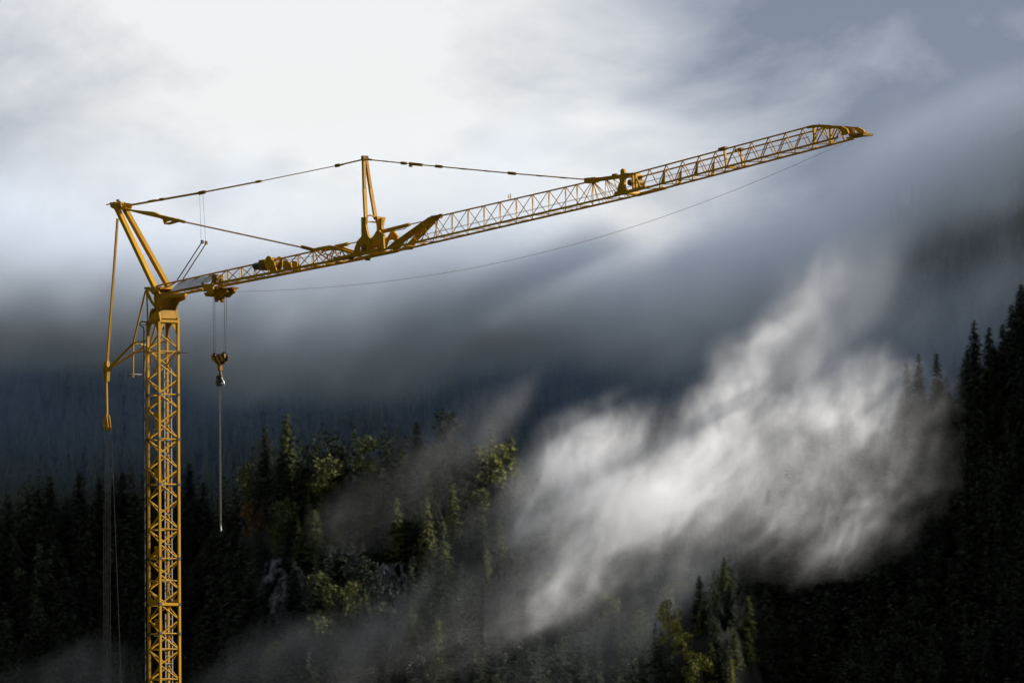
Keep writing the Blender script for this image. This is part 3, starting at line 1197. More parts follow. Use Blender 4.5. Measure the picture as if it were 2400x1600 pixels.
disc('pivot_pin', (0.05, 0, 29.98), 0.11, 1.15, head, M_YEL2, 'v')
disc('hose_reel', (0.0, -.1, 29.25), 0.12, 0.2, head, M_BLACK, 'v', groove=.03)
# jib foot: two big side cheeks above the pivot
plate('cheek_plate', C1([(470, 490), (560, 512), (720, 560), (712, 640), (640, 760), (590, 890), (560, 1050), (520, 1110), (490, 1040), (480, 900), (470, 650)], -.42), -.42, 0.05, head)
plate('cheek_plate', C1([(640, 960), (690, 740), (740, 590), (1290, 548), (1285, 690), (1120, 755), (1060, 870), (1030, 1000), (1045, 1240), (960, 1100), (910, 1010), (850, 975), (740, 950)], .42), .42, 0.05, head)
plate('cheek_rib', C1([(720, 562), (1300, 535), (1300, 600), (720, 650)], -.40), -.40, 0.14, head)
bar('cross_tube', (0.7, -.42, 30.62), (0.7, .42, 30.62), 0.075, head)
disc('foot_pin', at(389, 729, 0), 0.075, 0.3, head, M_YEL2, 'v')
box('base_plate', (0.55, 0, 30.72), (1.25, 0.80, 0.05), head, M_YEL2)
# rear arm that leads the back stays
for sgn in (-1, 1):
    v = .5 * sgn
    plate('rear_arm', C1([(218, 368), (345, 362), (480, 500), (480, 560), (440, 560), (330, 430), (225, 430)], -.5), v, 0.07, head)
    plate('rear_bracket', C1([(285, 430), (330, 470), (345, 580), (400, 700), (475, 830), (475, 890), (390, 790), (315, 660), (280, 560)], -.5), v, 0.06, head)
    p = at(320 + 262 / 11.2, 640 + 400 / 11.2, -.5)
    bar('rear_post', (p.x, v, p.z), (-.5, v, H_TOP), 0.035, head, M_YEL)
bar('rear_cross_tube', at(343, 675, -.5), Vector((at(343, 675, -.5).x, .5, at(343, 675, -.5).z)), 0.045, head)

# ---- A-frame over the mast
frame_a = empty('apex_frame', (0, 0, 0), crane)
APEX = at(277.5, 478.5)
FOOT = at(386, 687)
for s in (-1, 1):
    a = Vector((FOOT.x, .385 * s, FOOT.z))
    b = Vector((APEX.x, .19 * s, APEX.z + .03))
    bar('strut', a, b, 0.105, frame_a, M_YEL, 4, 0.098, up=(0, 1, 0))
    box('strut_shoe', a + Vector((0, 0, -.05)), (0.36, 0.05, 0.42), frame_a, M_YEL, (0, R(-44), 0))
    plate('apex_plate', uz([(235, 195), (285, 190), (375, 200), (385, 250), (335, 310), (240, 255)], -.19, 220, 440, 5.6), .27 * s, 0.04, frame_a)
box('cross_beam', (0.12, 0.02, 31.02), (0.42, 0.72, 0.10), frame_a)
box('cross_beam', (-.10, 0.02, 30.93), (0.06, 0.72, 0.2), frame_a)
bar('cross_tube', (APEX.x + .25, -.2, APEX.z - .22), (APEX.x + .25, .2, APEX.z - .22), 0.06, frame_a)
disc('apex_sheave', (APEX.x, 0, APEX.z), 0.16, 0.12, frame_a, M_YEL2, 'v', groove=.03)
disc('apex_pin', (APEX.x, 0, APEX.z), 0.06, 0.62, frame_a, M_STEEL, 'v')
tube('apex_hook', [at(264, 477, -.2), at(259, 476.5, -.2), at(255, 479, -.2), at(249.5, 479.6, -.2)], 0.028, frame_a, M_YEL2)
box('apex_lamp', at(276, 472.5, 0), (0.1, 0.1, 0.2), frame_a, M_BLUE)

# ---- stays
stay = empty('upper_stay', (0, 0, 0), crane)
seq = [((285, 484.5), .05), ((379, 467.9), .05), ((473.6, 451.2), .036), ((609, 425.2), .036), ((791, 388.0), .020), ((853, 373.5), .034)]
for (p, r), (q, r2) in zip(seq[:-1], seq[1:]):
    bar('stay_bar', at(*p), at(*q), r2 if p[0] > 480 else r, stay, M_YEL, 8)
for (x, y, r, L) in ((356, 471, .085, 16), (379, 467.4, .12, 8), (425, 459.8, .055, 12), (473.6, 451.4, .15, 14), (461, 453.8, .07, 9), (606, 425.6, .1, 11), (791, 388, .13, 9), (800, 386.3, .06, 10)):
    a, b = at(x - L / 2, y + L * .1), at(x + L / 2, y - L * .1)
    bar('coupling', a, b, r * .5, stay, M_YEL2, 4, 0.045)
stay2 = empty('outer_stay', (0, 0, 0), crane)
seq = [(858, 373.6), (946.5, 382.6), (1028.7, 390.3), (1199.8, 406.5), (1385, 421.8)]
for p, q in zip(seq[:-1], seq[1:]):
    bar('stay_bar', at(*p), at(*q), .026, stay2, M_YEL, 8)
for (x, y, r, L) in ((867, 374.2, .08, 6), (906, 378.5, .05, 12), (944, 382.6, .12, 6), (949, 383, .12, 5), (963, 386, .2, 5), (978, 385.6, .12, 22), (1028.7, 390.3, .12, 14), (1087, 396.2, .055, 13), (1142, 401.2, .055, 10), (1199.8, 406.5, .12, 16), (1265, 412.2, .055, 13), (1320, 416.8, .055, 13)):
    a, b = at(x - L / 2, y - L * .05), at(x + L / 2, y + L * .05)
    bar('coupling', a, b, r * .52, stay2, M_YEL2, 4, 0.045)
stay3 = empty('lower_stay', (0, 0, 0), crane)
plate('stay_arm', uz([(360, 250), (520, 290), (800, 318), (862, 352), (1080, 402), (1112, 420), (1190, 440), (1185, 458), (1100, 452), (985, 486), (938, 480), (920, 420), (880, 402), (700, 362), (480, 305), (350, 285)], 0, 220, 440, 5.6), 0, 0.14, stay3,
      holes=[uz([(948, 445), (975, 438), (1030, 432), (1040, 440), (990, 458), (955, 468)], 0, 220, 440, 5.6)])
bar('stay_bar', at(425, 518.5), at(716, 581.5), .034, stay3)
bar('coupling', at(708, 578.5), at(738, 586.5), .07, stay3, M_YEL2, 4, .06)
bar('coupling', at(414, 515.2), at(432, 520.2), .06, stay3, M_YEL2, 4, .06)

# ---- jib: two triangular sections and a box-shaped outer one
W = 0.40


def polyline(pts):
    def f(u):
        for (a, za), (b, zb) in zip(pts[:-1], pts[1:]):
            if u <= b:
                break
        return za + (zb - za) * (u - a) / (b - a)
    return f


K1, K2, TIP = 17.05, 37.75, 54.9
low = polyline([(0.6, 30.70), (K1, 31.03), (K2, 31.84), (TIP, 32.80)])
topA = polyline([(-0.35, 31.19), (13.3, 31.62)])
topB = polyline([(22.9, 32.235), (35.1, 32.67)])
topC = polyline([(38.0, 32.57), (51.2, 33.32)])


def zigzag(sec, nodes, top, r, half):
    """side faces of a triangular section: from each node of the top chord a pair of bars to either lower chord, and a laced bottom"""
    for i, u in enumerate(nodes):
        for s in (-1, 1):
            for d in (-half, half):
                bar('diagonal', (u, .03 * s, top(u)), (u + d, W * s, low(u + d)), r, sec, None, 8)
        bar('foot_bar', (u - half, -W, low(u - half)), (u - half, W, low(u - half)), r * .9, sec)
        q = 1 if i % 2 else -1
        bar('foot_diagonal', (u - half, -W * q, low(u - half)), (u + half, W * q, low(u + half)), r * .8, sec, None, 6)


jib_a = empty('inner_jib', (0, 0, 0), crane)
for s in (-1, 1):
    bar('lower_chord', (0.7, W * s, low(0.7)), (K1, W * s, low(K1)), 0.05, jib_a, M_YEL, 4, 0.045)
bar('top_chord', (-.35, 0, topA(-.35)), (13.3, 0, topA(13.3)), 0.04, jib_a)
for s in (-1, 1):                                # the top chord splits round the A-frame foot
    bar('top_chord', (-.3, .36 * s, 31.1), (1.3, 0, topA(1.3)), 0.035, jib_a)
ua = [at(480 + x / 5.6, 440 + y / 5.6).x for x, y in ((-90, 1165), (100, 1128), (290, 1088), (475, 1045), (660, 1003), (845, 960), (1040, 915), (1225, 872), (1420, 830))]
ua = [ua[0] - 1.17] + ua
zigzag(jib_a, ua, topA, 0.023, 0.585)
# fan of braces between the stay joint and the king post
JT = Vector((at(737, 586).x, 0, at(737, 586).z))
for du_, s in ((1.0, -1), (1.0, 1), (2.1, -1), (2.1, 1)):
    bar('diagonal', JT, (JT.x + du_, W * s, low(JT.x + du_)), 0.022, jib_a, None, 6)
for s in (-1, 1):
    v = .2 * s
    plate('arched_plate', uz([(1420, 800), (1500, 782), (1580, 765), (1650, 755), (1720, 770), (1800, 800), (1965, 852), (1950, 880), (1800, 832), (1560, 812), (1440, 842)], -.2, 480, 440, 5.6), v, 0.07, jib_a)
    pz = [at(480 + x / 5.6, 440 + y / 5.6, -.2) for x, y in ((1570, 810), (1700, 800), (1800, 830))]
    for j, p in enumerate(pz):
        for du_ in (-.75, .75):
            bar('diagonal', (p.x, v, p.z), (p.x + du_, W * s, low(p.x + du_)), 0.022, jib_a, None, 6)
    bar('post', (pz[1].x, v, pz[1].z), (pz[1].x, W * s, low(pz[1].x)), 0.03, jib_a)
for i in range(4):
    a = 13.6 + i * .9
    bar('foot_bar', (a, -W, low(a)), (a, W, low(a)), 0.03, jib_a)
    q = 1 if i % 2 else -1
    bar('foot_diagonal', (a, -W * q, low(a)), (a + .9, W * q, low(a + .9)), 0.02, jib_a, None, 6)
bar('fold_cylinder', at(786, 578, .05), at(816.6, 571.4, .05), 0.085, jib_a, M_YEL)
bar('piston_rod', at(816, 571.6, .05), at(838, 566.8, .05), 0.028, jib_a, M_STEEL)

jib_b = empty('middle_jib', (0, 0, 0), crane)
for s in (-1, 1):
    bar('lower_chord', (K1 + .02, W * s, low(K1 + .02)), (K2, W * s, low(K2)), 0.036, jib_b, M_YEL, 4, 0.042)
UB0 = at(1019, 508).x
bar('top_chord', (UB0 - .1, 0, topB(UB0 - .1)), (35.1, 0, topB(35.1)), 0.034, jib_b)
ub = [at(780 + x / 5.227, 340 + y / 5.227).x for x, y in ((1265, 905), (1460, 855), (1655, 812))] + \
     [at(1100 + x / 5.113, 360 + y / 5.113).x for x, y in ((175, 645), (368, 598), (562, 550), (757, 500), (952, 455), (1152, 412), (1290, 375), (1480, 350))]
zigzag(jib_b, ub, topB, 0.0165, 0.635)
# lead-in behind the king post: raking beams and a light bottom lattice
TJ = Vector((at(1016, 510).x, 0, at(1016, 510).z))
for s in (-1, 1):
    side = []
    for x, y in ((640, 1280), (780, 1172), (1060, 972), (1190, 882), (1275, 884), (1240, 925), (1050, 1062), (880, 1175), (800, 1272)):
        vv = -W + W * .85 * min(1, max(0, (x - 700) / 520))
        p = at(780 + x / 5.227, 340 + y / 5.227, vv)
        side.append((p.x, -vv * s, p.z))
    n = len(side)
    vs = [(u, v + d, z) for d in (-.06, .06) for u, v, z in side]
    mesh_obj('raking_beam', vs, [(0, 1, 7, 8), (1, 2, 6, 7), (2, 3, 5, 6), (3, 4, 5), (17, 16, 10, 9), (16, 15, 11, 10), (15, 14, 12, 11), (14, 13, 12)] + [(i, n + i, n + (i + 1) % n, (i + 1) % n) for i in range(n)], M_YEL, jib_b)
    for du_ in (-1.9, -.9):
        p = ub[0] + du_
        bar('diagonal', (p, W * s, low(p)), (p + .7, .25 * s, low(p) + .75 + .25 * (du_ + 1.9)), 0.018, jib_b, None, 6)
        bar('diagonal', (p + 1.0, W * s, low(p + 1.0)), (p + .3, .3 * s, low(p) + .55 + .25 * (du_ + 1.9)), 0.018, jib_b, None, 6)
for i in range(6):
    a = K1 + .3 + i * .95
    bar('foot_bar', (a, -W, low(a)), (a, W, low(a)), 0.025, jib_b)
    q = 1 if i % 2 else -1
    bar('foot_diagonal', (a, -W * q, low(a)), (a + .95, W * q, low(a + .95)), 0.018, jib_b, None, 6)
bar('chord_cap', at(1012, 510.5), at(1034, 507), 0.075, jib_b, M_YEL2, 4, .08)
bar('marker_post', at(1032.5, 506), at(1032.5, 503), 0.02, jib_b, M_YEL2, 6)
box('marker_cap', at(1032.5, 502.5), (0.22, 0.06, 0.04), jib_b, M_YEL2)
for (x, y0, y1) in ((1192, 466, 456), (1196.5, 466, 454)):
    bar('marker_post', at(x, y0), at(x, y1), 0.018, jib_b, M_YEL, 6)
# heavy beam and lattice between the outer stay joint and the fold
bar('stay_beam', at(1374, 424), at(1400, 421.5), 0.11, jib_b, M_YEL, 4, .11)
bar('stay_beam', at(1398, 421.5), at(1457, 413.5), 0.075, jib_b, M_YEL, 4, .07)
box('beam_lug', at(1441, 411.5), (0.3, 0.1, 0.14), jib_b, M_YEL2)
SB = at(1390, 425)
for x in (1368, 1385, 1400, 1418, 1440):
    p = at(x, 470, -.4)
    for s in (-1, 1):
        bar('diagonal', SB if x < 1412 else at(1420, 420), (p.x, W * s, low(p.x)), 0.016, jib_b, None, 6)
for x in (1432, 1452):
    p = at(x, 462, -.4)
    q = at(x - 14, 420)
    for s in (-1, 1):
        bar('diagonal', q, (p.x, W * s, low(p.x)), 0.016, jib_b, None, 6)
for i in range(3):
    a = ub[-1] + .3 + i * .9
    bar('foot_diagonal', (a, -W * (1 if i % 2 else -1), low(a)), (a + .9, W * (1 if i % 2 else -1), low(a + .9)), 0.018, jib_b, None, 6)

# ---- king post over the fold between the inner and middle sections
king = empty('king_post', (0, 0, 0), crane)
KT = at(855, 372)
for s in (-1, 1):
    a = at(857.5 if s < 0 else 880.5, 512, .26 * s)
    mid = (a + Vector((KT.x, .06 * s, KT.z))) / 2 + Vector((-.03, 0, 0))
    bar('post_leg', a, mid, 0.062, king, M_YEL, 4, .075)
    bar('post_leg', mid, (KT.x, .06 * s, KT.z), 0.075, king, M_YEL, 4, .06)
box('post_head', (KT.x, 0, KT.z + .02), (0.2, 0.26, 0.2), king, M_YEL2)


def C4(pts, v):
    return uz(pts, v, 820, 480, 12.06)


near_out = [(345, 352), (480, 352), (470, 560), (490, 700), (545, 900), (640, 985), (610, 1080), (540, 1260), (480, 1395), (110, 1445), (165, 1200), (235, 1020), (350, 895)]
hole_a = [(268, 1230), (285, 1170), (318, 1140), (338, 1180), (340, 1300), (325, 1358), (290, 1340)]
hole_b = [(375, 1200), (395, 1125), (440, 1105), (475, 1135), (485, 1220), (440, 1330), (390, 1330)]
g_n = C4(near_out, -.4)
plate('housing_plate', g_n, -.4, 0.10, king, None, [C4(hole_a, -.4)])
plate('recess_shade_patch', [(p[0], p[1]) for p in C4(hole_b, -.4)], -.456, 0.012, king, M_YEL2)  # thin darker plate on the surface, standing in for a recess in shade
plate('housing_plate', g_n, .4, 0.10, king, None, [C4(hole_a, -.4)])
r_out = [(600, 965), (700, 860), (765, 740), (840, 720), (960, 860), (985, 1255), (480, 1395), (560, 1200), (620, 1050)]
hole_r = [(555, 1262), (610, 1100), (700, 985), (800, 955), (880, 1000), (900, 1130), (870, 1225), (700, 1280)]
g_r = C4(r_out, -.36)
plate('link_plate', g_r, -.36, 0.08, king, None, [C4(hole_r, -.36)])
plate('link_plate', g_r, .36, 0.08, king, None, [C4(hole_r, -.36)])
# flared forward face of the far column
f1 = at(892, 509, .4)
col_v = [(f1.x + .07, .16, f1.z + .02), (f1.x + .07, .62, f1.z), (f1.x + .07, .53, f1.z - .34), (f1.x + .07, .53, f1.z - .75), (f1.x + .07, .28, f1.z - .75), (f1.x + .07, .27, f1.z - .34)]
mesh_obj('column_face', col_v + [(x - .2, y, q) for x, y, q in col_v], [tuple(range(6)), tuple(range(11, 5, -1))] + [(i, 6 + i, 6 + (i + 1) % 6, (i + 1) % 6) for i in range(6)], M_YEL, king)
ya = [at(861, 507, -.2), at(866, 504.4, -.1), at(871, 505, 0), at(876, 508.5, .1), at(878.5, 514, .18)]
tube('yoke_arch', ya, 0.035, king, M_YEL)
bar('yoke_bar', at(860, 519.5, -.26), at(882, 521, .26), 0.03, king)
for s in (-1, 1):
    disc('hinge_pin', (K1, .42 * s, low(K1)), 0.12, 0.16, king, M_YEL2, 'v')
bar('fold_cylinder', at(897, 542.2), at(960, 526.2), 0.085, king, M_YEL)
bar('piston_rod', at(958, 526.8), at(990.5, 519.2), 0.028, king, M_STEEL)
tube('hydraulic_hose', [at(899, 546), at(905, 544.5), at(925, 541), at(950, 535.5), at(953, 531)], 0.02, king, M_STEEL)
bar('base_beam', (K1 - 1.3, -.46, low(K1) + .02), (K1 + 2.4, -.46, low(K1 + 2.4) + .02), 0.06, king, M_YEL, 4, .085)
bar('base_beam', (K1 - 1.3, .46, low(K1) + .02), (K1 + 2.4, .46, low(K1 + 2.4) + .02), 0.06, king, M_YEL, 4, .085)

# ---- fold between the middle and outer sections
fold = empty('outer_fold_joint', (0, 0, 0), crane)


def C5(pts, v):
    return uz(pts, v, 1420, 380, 15.68)


f_near = [(570, 440), (560, 330), (600, 255), (650, 240), (700, 290), (710, 400), (960, 400), (1000, 380), (1040, 420), (960, 520), (880, 500), (800, 540), (720, 620), (700, 760), (720, 940), (800, 1060), (800, 1200), (330, 1210), (350, 1090), (440, 1080), (490, 830), (540, 760), (520, 560)]
plate('fold_plate', C5(f_near, -.42), -.42, 0.09, fold)
disc('fold_pulley', at(1461, 403.5, -.35), 0.13, 0.1, fold, M_YEL2, 'v', groove=.02)
f_far = [(1060, 400), (1200, 400), (1240, 470), (1380, 520), (1300, 600), (1260, 690), (1250, 860), (1330, 1010), (1100, 1020), (1060, 800), (1180, 620)]
plate('fold_plate', [(p[0], p[1]) for p in C5(f_far, .42)], .42, 0.09, fold)
bar('fold_tube', at(1466, 412, -.4), at(1466 + 33, 411.5, .4), 0.1, fold)
bar('fold_tube', at(1475, 428, -.4), at(1475 + 33, 428.5, .4), 0.13, fold, M_YEL2)
bar('fold_tube', at(1468, 452, -.4), at(1468 + 33, 454, .4), 0.09, fold)
for x in (1483, 1490):
    bar('fold_post', at(x, 408, -.4), at(x + 2, 446, -.4), 0.045, fold, M_YEL, 4)
bar('fold_post', at(1487, 409, -.4), at(1503, 443, -.4), 0.03, fold)
p = at(1470, 458, -.42)
bar('fold_sill', (p.x - .6, -.44, low(p.x) - .01), (p.x + 1.5, -.44, low(p.x + 1.5) + .02), 0.05, fold, M_YEL, 4, .1)
bar('fold_sill', (p.x - .6, .44, low(p.x) - .01), (p.x + 1.5, .44, low(p.x + 1.5) + .02), 0.05, fold, M_YEL, 4, .1)

# ---- outer jib
jib_c = empty('outer_jib', (0, 0, 0), crane)
for s in (-1, 1):
    bar('lower_chord', (K2 + .03, W * s, low(K2 + .03)), (53.6, W * s, low(53.6)), 0.033, jib_c, M_YEL, 4, 0.036)
    bar('top_chord', (38.2, W * s, topC(38.2)), (51.75, W * s, topC(51.75)), 0.034, jib_c)
tn = [at(1540 + x / 4.356, 260 + y / 4.356, -.4).x for x, y in ((-75, 600), (95, 550), (262, 505), (430, 465), (597, 420), (795, 365), (965, 320), (1137, 280), (1310, 230), (1487, 185))]
tn.append(tn[-1] + 1.15)
for i, u in enumerate(tn):
    lo, hi = u - .58, u + .58
    for s in (-1, 1):
        bar('diagonal', (u, W * s, topC(u)), (lo, W * s, low(lo)), 0.023, jib_c)
        bar('diagonal', (u, W * s, topC(u)), (hi, W * s, low(hi)), 0.019, jib_c, None, 6)
    bar('foot_diagonal', (lo, -W, low(lo)), (u, W, low(u)), 0.016, jib_c, None, 6)
    bar('foot_diagonal', (u, W, low(u)), (hi, -W, low(hi)), 0.016, jib_c, None, 6)
UJ = at(1698, 350, -.4).x
for s in (-1, 1):
    bar('joint_post', (UJ, W * s, topC(UJ)), (UJ + .12, W * s, low(UJ)), 0.04, jib_c, M_YEL, 4)
    bar('joint_coupling', (UJ - .35, W * s, topC(UJ - .35) + .03), (UJ + .12, W * s, topC(UJ + .12) + .04), 0.06, jib_c, M_YEL2, 4, .075)
bar('joint_bar', (UJ, -W, low(UJ)), (UJ, W, low(UJ)), 0.045, jib_c)
for i in (1, 3):
    u = tn[i] - .1
    for s in (-1, 1):
        plate('knee_plate', [(u - .28, low(u - .28)), (u - .02, low(u)), (u + .02, topC(u) - .08)], W * s, 0.03, jib_c)


def C6(pts, v):
    return uz(pts, v, 1860, 270, 11.76)


UN = at(1908, 320, -.4).x
for s in (-1, 1):
    bar('nose_post', (UN, W * s, topC(UN) - .02), (UN + .06, W * s, low(UN)), 0.05, jib_c, M_YEL, 4)
    nose = [(350, 335), (400, 300), (560, 268), (700, 262), (850, 265), (1000, 275), (1200, 298), (1330, 300), (1480, 380), (1530, 500), (1440, 540), (1330, 560), (1330, 470), (1290, 410), (1220, 372), (1000, 368), (700, 340), (560, 345), (390, 375)]
    plate('nose_plate', C6(nose, -.4), W * s, 0.05, jib_c)
for s in (-1, 1):
    for q in ((850, 350, 620, 760), (1210, 380, 1060, 720), (870, 360, 960, 700)):
        a = at(1860 + q[0] / 11.76, 270 + q[1] / 11.76, -.4)
        b = at(1860 + q[2] / 11.76, 270 + q[3] / 11.76, -.4)
        bar('diagonal', (a.x, W * s, a.z), (b.x, W * s, low(b.x)), 0.025, jib_c)
bar('nose_beam', at(2005, 318.5, 0), at(2035, 315.4, 0.0), 0.045, jib_c, M_YEL2, 4, .24)
bar('nose_beam', at(1999, 315.5, .3), at(2033, 313.2, .3), 0.05, jib_c, M_YEL, 4, .06)
disc('nose_sheave', at(1996, 311, 0), 0.17, 0.1, jib_c, M_YEL2, 'v', groove=.03)
for x in (1985, 1992):
    bar('foot_bar', at(x, 324, -.4), at(x + 36, 326 - 8, .4), 0.04, jib_c)
bar('nose_post', at(1964, 322, -.4), at(1964, 311.5, -.4), 0.02, jib_c, M_YEL2, 6)

# ---- hoist winch inside the inner jib
winch = empty('winch', (0, 0, 0), crane)
c = at(658, 611)
disc('drum', (c.x - .6, 0, c.z - .06), 0.25, 0.5, winch, M_YEL2, 'v', 24)
disc('drum_flange', (c.x - .6, -.27, c.z - .06), 0.31, 0.04, winch, M_YEL, 'v', 24)
disc('drum_flange', (c.x - .6, .27, c.z - .06), 0.31, 0.04, winch, M_YEL, 'v', 24)
disc('motor', at(614, 621.5, -.1), 0.15, 1.15, winch, M_BLUE, 'u', 16)
for i in range(4):
    m = at(601 + i * 7, 624.4 - i * 1.3, -.1)
    disc('cooling_fin', m, 0.168, 0.06, winch, M_BLACK, 'u', 16)
box('gearbox', (c.x - 1.25, -.05, c.z - .09), (0.5, 0.42, 0.46), winch, M_YEL2, bevel=.05)
plate('winch_plate', uz([(1040, 960), (1090, 955), (1140, 1010), (1160, 1070), (1050, 1095)], -.2, 480, 440, 5.6), -.22, 0.04, winch)
plate('winch_plate', uz([(1040, 960), (1090, 955), (1140, 1010), (1160, 1070), (1050, 1095)], -.2, 480, 440, 5.6), .22, 0.04, winch)
plate('winch_plate', uz([(850, 960), (900, 940), (930, 1000), (960, 1095), (880, 1105)], -.2, 480, 440, 5.6), -.24, 0.04, winch)

# ---- blank panel and switch box on the jib root
tl, tr = at(418.5, 661, -.06), at(504.5, 643, -.06)
bl, br = at(399, 683, -.50), at(474, 667.5, -.50)
br2 = at(492, 660.5, -.30)
nrm = Vector((0, -.75, -.3)).normalized() * 0.02
pv = [tl, tr, br2, br, bl]
o = mesh_obj('blank_panel', [p for p in pv] + [p - nrm for p in pv], [(0, 1, 2, 3, 4), (9, 8, 7, 6, 5)] + [(i, 5 + i, 5 + (i + 1) % 5, (i + 1) % 5) for i in range(5)], M_WHITE, crane)
o['label'] = 'blank pale grey panel on the side of the jib root'
bm = bmesh.new()
bm.from_mesh(o.data)
bmesh.ops.recalc_face_normals(bm, faces=bm.faces)
bm.to_mesh(o.data)
bm.free()
sw = empty('switch_box', (0, 0, 0), crane)
box('cabinet', at(510, 655, -.15), (0.34, 0.4, 0.42), sw, M_YEL2, bevel=.02)
box('cabinet_door', at(504, 655, -.32), (0.3, 0.05, 0.36), sw, M_BLACK)

# ---- trolley under the jib
trol = empty('trolley', (0, 0, 0), crane)


def C2(pts, v):
    return uz(pts, v, 470, 600, 13.07)


plate('side_plate', C2([(60, 870), (380, 835), (400, 1000), (390, 1130), (330, 1175), (230, 1150), (205, 1085), (110, 1020)], -.55), -.55, 0.07, trol)
far_sp = C2([(640, 990), (1010, 940), (1135, 955), (1050, 1050), (985, 1085), (930, 1210), (880, 1275), (760, 1265), (700, 1100)], .5)
plate('side_plate', far_sp, .5, 0.07, trol)
fr = C2([(230, 1140), (420, 1080), (700, 1010), (900, 1000), (960, 1100), (760, 1240), (450, 1255), (290, 1240)], 0)
plate('frame_plate', fr, -.2, 0.06, trol)
plate('frame_plate', fr, .2, 0.06, trol)
plate('buffer_plate', C2([(440, 1180), (700, 1180), (700, 1255), (690, 1360), (668, 1430), (640, 1400), (630, 1362), (515, 1355), (505, 1400), (485, 1415), (462, 1370)], 0), 0, 0.12, trol)
for x, y in ((330, 1110), (560, 1090), (800, 1080)):
    q = at(470 + x / 13.07, 600 + y / 13.07)
    disc('trolley_sheave', (q.x, 0, q.z), 0.16, 0.14, trol, M_YEL2, 'v', groove=.04)
    bar('cross_bar', (q.x, -.5, q.z + .08), (q.x, .5, q.z + .08), 0.05, trol)
q = at(497, 681)
box('deck', (q.x + .7, 0, low(q.x + .7) - .22), (1.9, 0.85, 0.05), trol, M_YEL2)
for du_ in (-.1, 1.5):
    for s in (-1, 1):
        disc('wheel', (q.x + du_, .43 * s, low(q.x + du_) + .09), 0.08, 0.06, trol, M_YEL2, 'v', 14)

# ---- poles and light lines on the jib root
poles = empty('folded_pole_pair', (0, 0, 0), crane)
bar('pole', at(415.5, 656, -.15), at(474, 566.5, -.15), 0.026, poles, M_ROPE, 6)
bar('pole', at(429, 653.5, .15), at(484.5, 568, .15), 0.026, poles, M_YEL2, 6)
box('pole_tip', at(474, 567, -.15), (0.1, 0.1, 0.16), poles, M_BLACK)
box('pole_tip', at(483, 569, .15), (0.1, 0.1, 0.16), poles, M_YEL2)
bar('hanger_line', at(468, 455), at(471.5, 566), 0.007, poles, M_ROPE, 5)
bar('hanger_line', at(475.5, 454), at(481.8, 567), 0.007, poles, M_ROPE, 5)

# ---- back stays, spreader and tackle behind the mast
back = empty('back_stay', (0, 0, 0), crane)
bar('stay_bar', at(275.6, 512), at(250.5, 862), 0.045, back, M_YEL, 4)
bar('stay_bar', at(249.3, 862), at(251.5, 978), 0.038, back, M_YEL, 4)
plate('stay_link', uz([(246.5, 848), (253.5, 846), (254.5, 866), (253.5, 893), (247, 893), (246, 866)]), 0, 0.16, back)
disc('stay_pin', at(249.5, 868), 0.07, 0.3, back, M_YEL2, 'v')
spread = empty('spreader', (0, 0, 0), crane)
tipp = at(252, 866)
na, fa = at(312.5, 804, -.45), at(337, 809, .30)
bar('spreader_arm', tipp, na, 0.055, spread)
bar('spreader_arm', tipp, (fa.x, .45, fa.z), 0.055, spread)
box('spreader_foot', tipp + Vector((.1, 0, .02)), (0.3, 0.22, 0.16), spread, M_YEL, (0, R(-35), 0))
bar('spreader_bar', na, (-.5, -.5, at(345, 797, -.5).z), 0.04, spread)
bar('spreader_bar', (fa.x, .45, fa.z), (-.5, .5, at(345, 797, -.5).z - .02), 0.04, spread)
bar('spreader_bar', na, (fa.x, .45, fa.z), 0.035, spread)
bar('spreader_bar', na + Vector((0, 0, -.42)), (-.5, -.5, na.z - .45), 0.035, spread)
bar('spreader_bar', na + Vector((.25, .35, -.12)), (-.5, .2, na.z - .5), 0.03, spread)
for p, e2, off in ((na, at(311.8, 880, -.45), 0), (fa + Vector((0, .15, -.05)), at(330, 884, .3) + Vector((0, .15, 0)), 1)):
    bar('hanging_rod', p, e2, 0.036, spread)
    box('rod_end', e2, (0.09, 0.09, 0.16), spread, M_YEL2)
bar('cross_rod', at(306.5, 876.5, -.45), at(332, 877.5, .1), 0.016, spread, M_STEEL, 6)
for s in (-1, 1):
    bar('spreader_stay', Vector((at(341, 681, -.5).x, .5 * s, at(341, 681, -.5).z)), Vector((na.x, .45 * s, na.z + .05)), 0.042, spread)
tack = empty('tackle_block', (0, 0, 0), crane)
plate('block_cheek', uz([(248.8, 972), (253.2, 972), (255.5, 986), (257, 1001), (255, 1007), (246, 1008), (244.5, 1000), (246.5, 986)], 0), -.07, 0.03, tack)
plate('block_cheek', uz([(248.8, 972), (253.2, 972), (255.5, 986), (257, 1001), (255, 1007), (246, 1008), (244.5, 1000), (246.5, 986)], 0), .07, 0.03, tack)
q = at(250.5, 998)
for vv in (-.035, .035):
    disc('block_sheave', (q.x, vv, q.z), 0.14, 0.05, tack, M_YEL2, 'v', groove=.02)
disc('block_pin', q, 0.05, 0.34, tack, M_STEEL, 'v')
ropes = empty('tackle_ropes', (0, 0, 0), crane)
for x0, x1, v in ((241.5, 244, -.12), (246, 249.5, -.04), (252.5, 253.5, .0), (257.5, 258.5, .06)):
    a = at(x0, 1002, v)
    b = at(x1, 1640, v)
    b = a + (b - a) * ((a.z - 1.0) / (a.z - b.z))
    bar('rope', a, b, 0.0085, ropes, M_ROPE, 5)
a, b = at(261, 1004), at(285.5, 1640)
b = a + (b - a) * ((a.z - 1.0) / (a.z - b.z))
bar('rope', a, b, 0.0085, ropes, M_ROPE, 5)

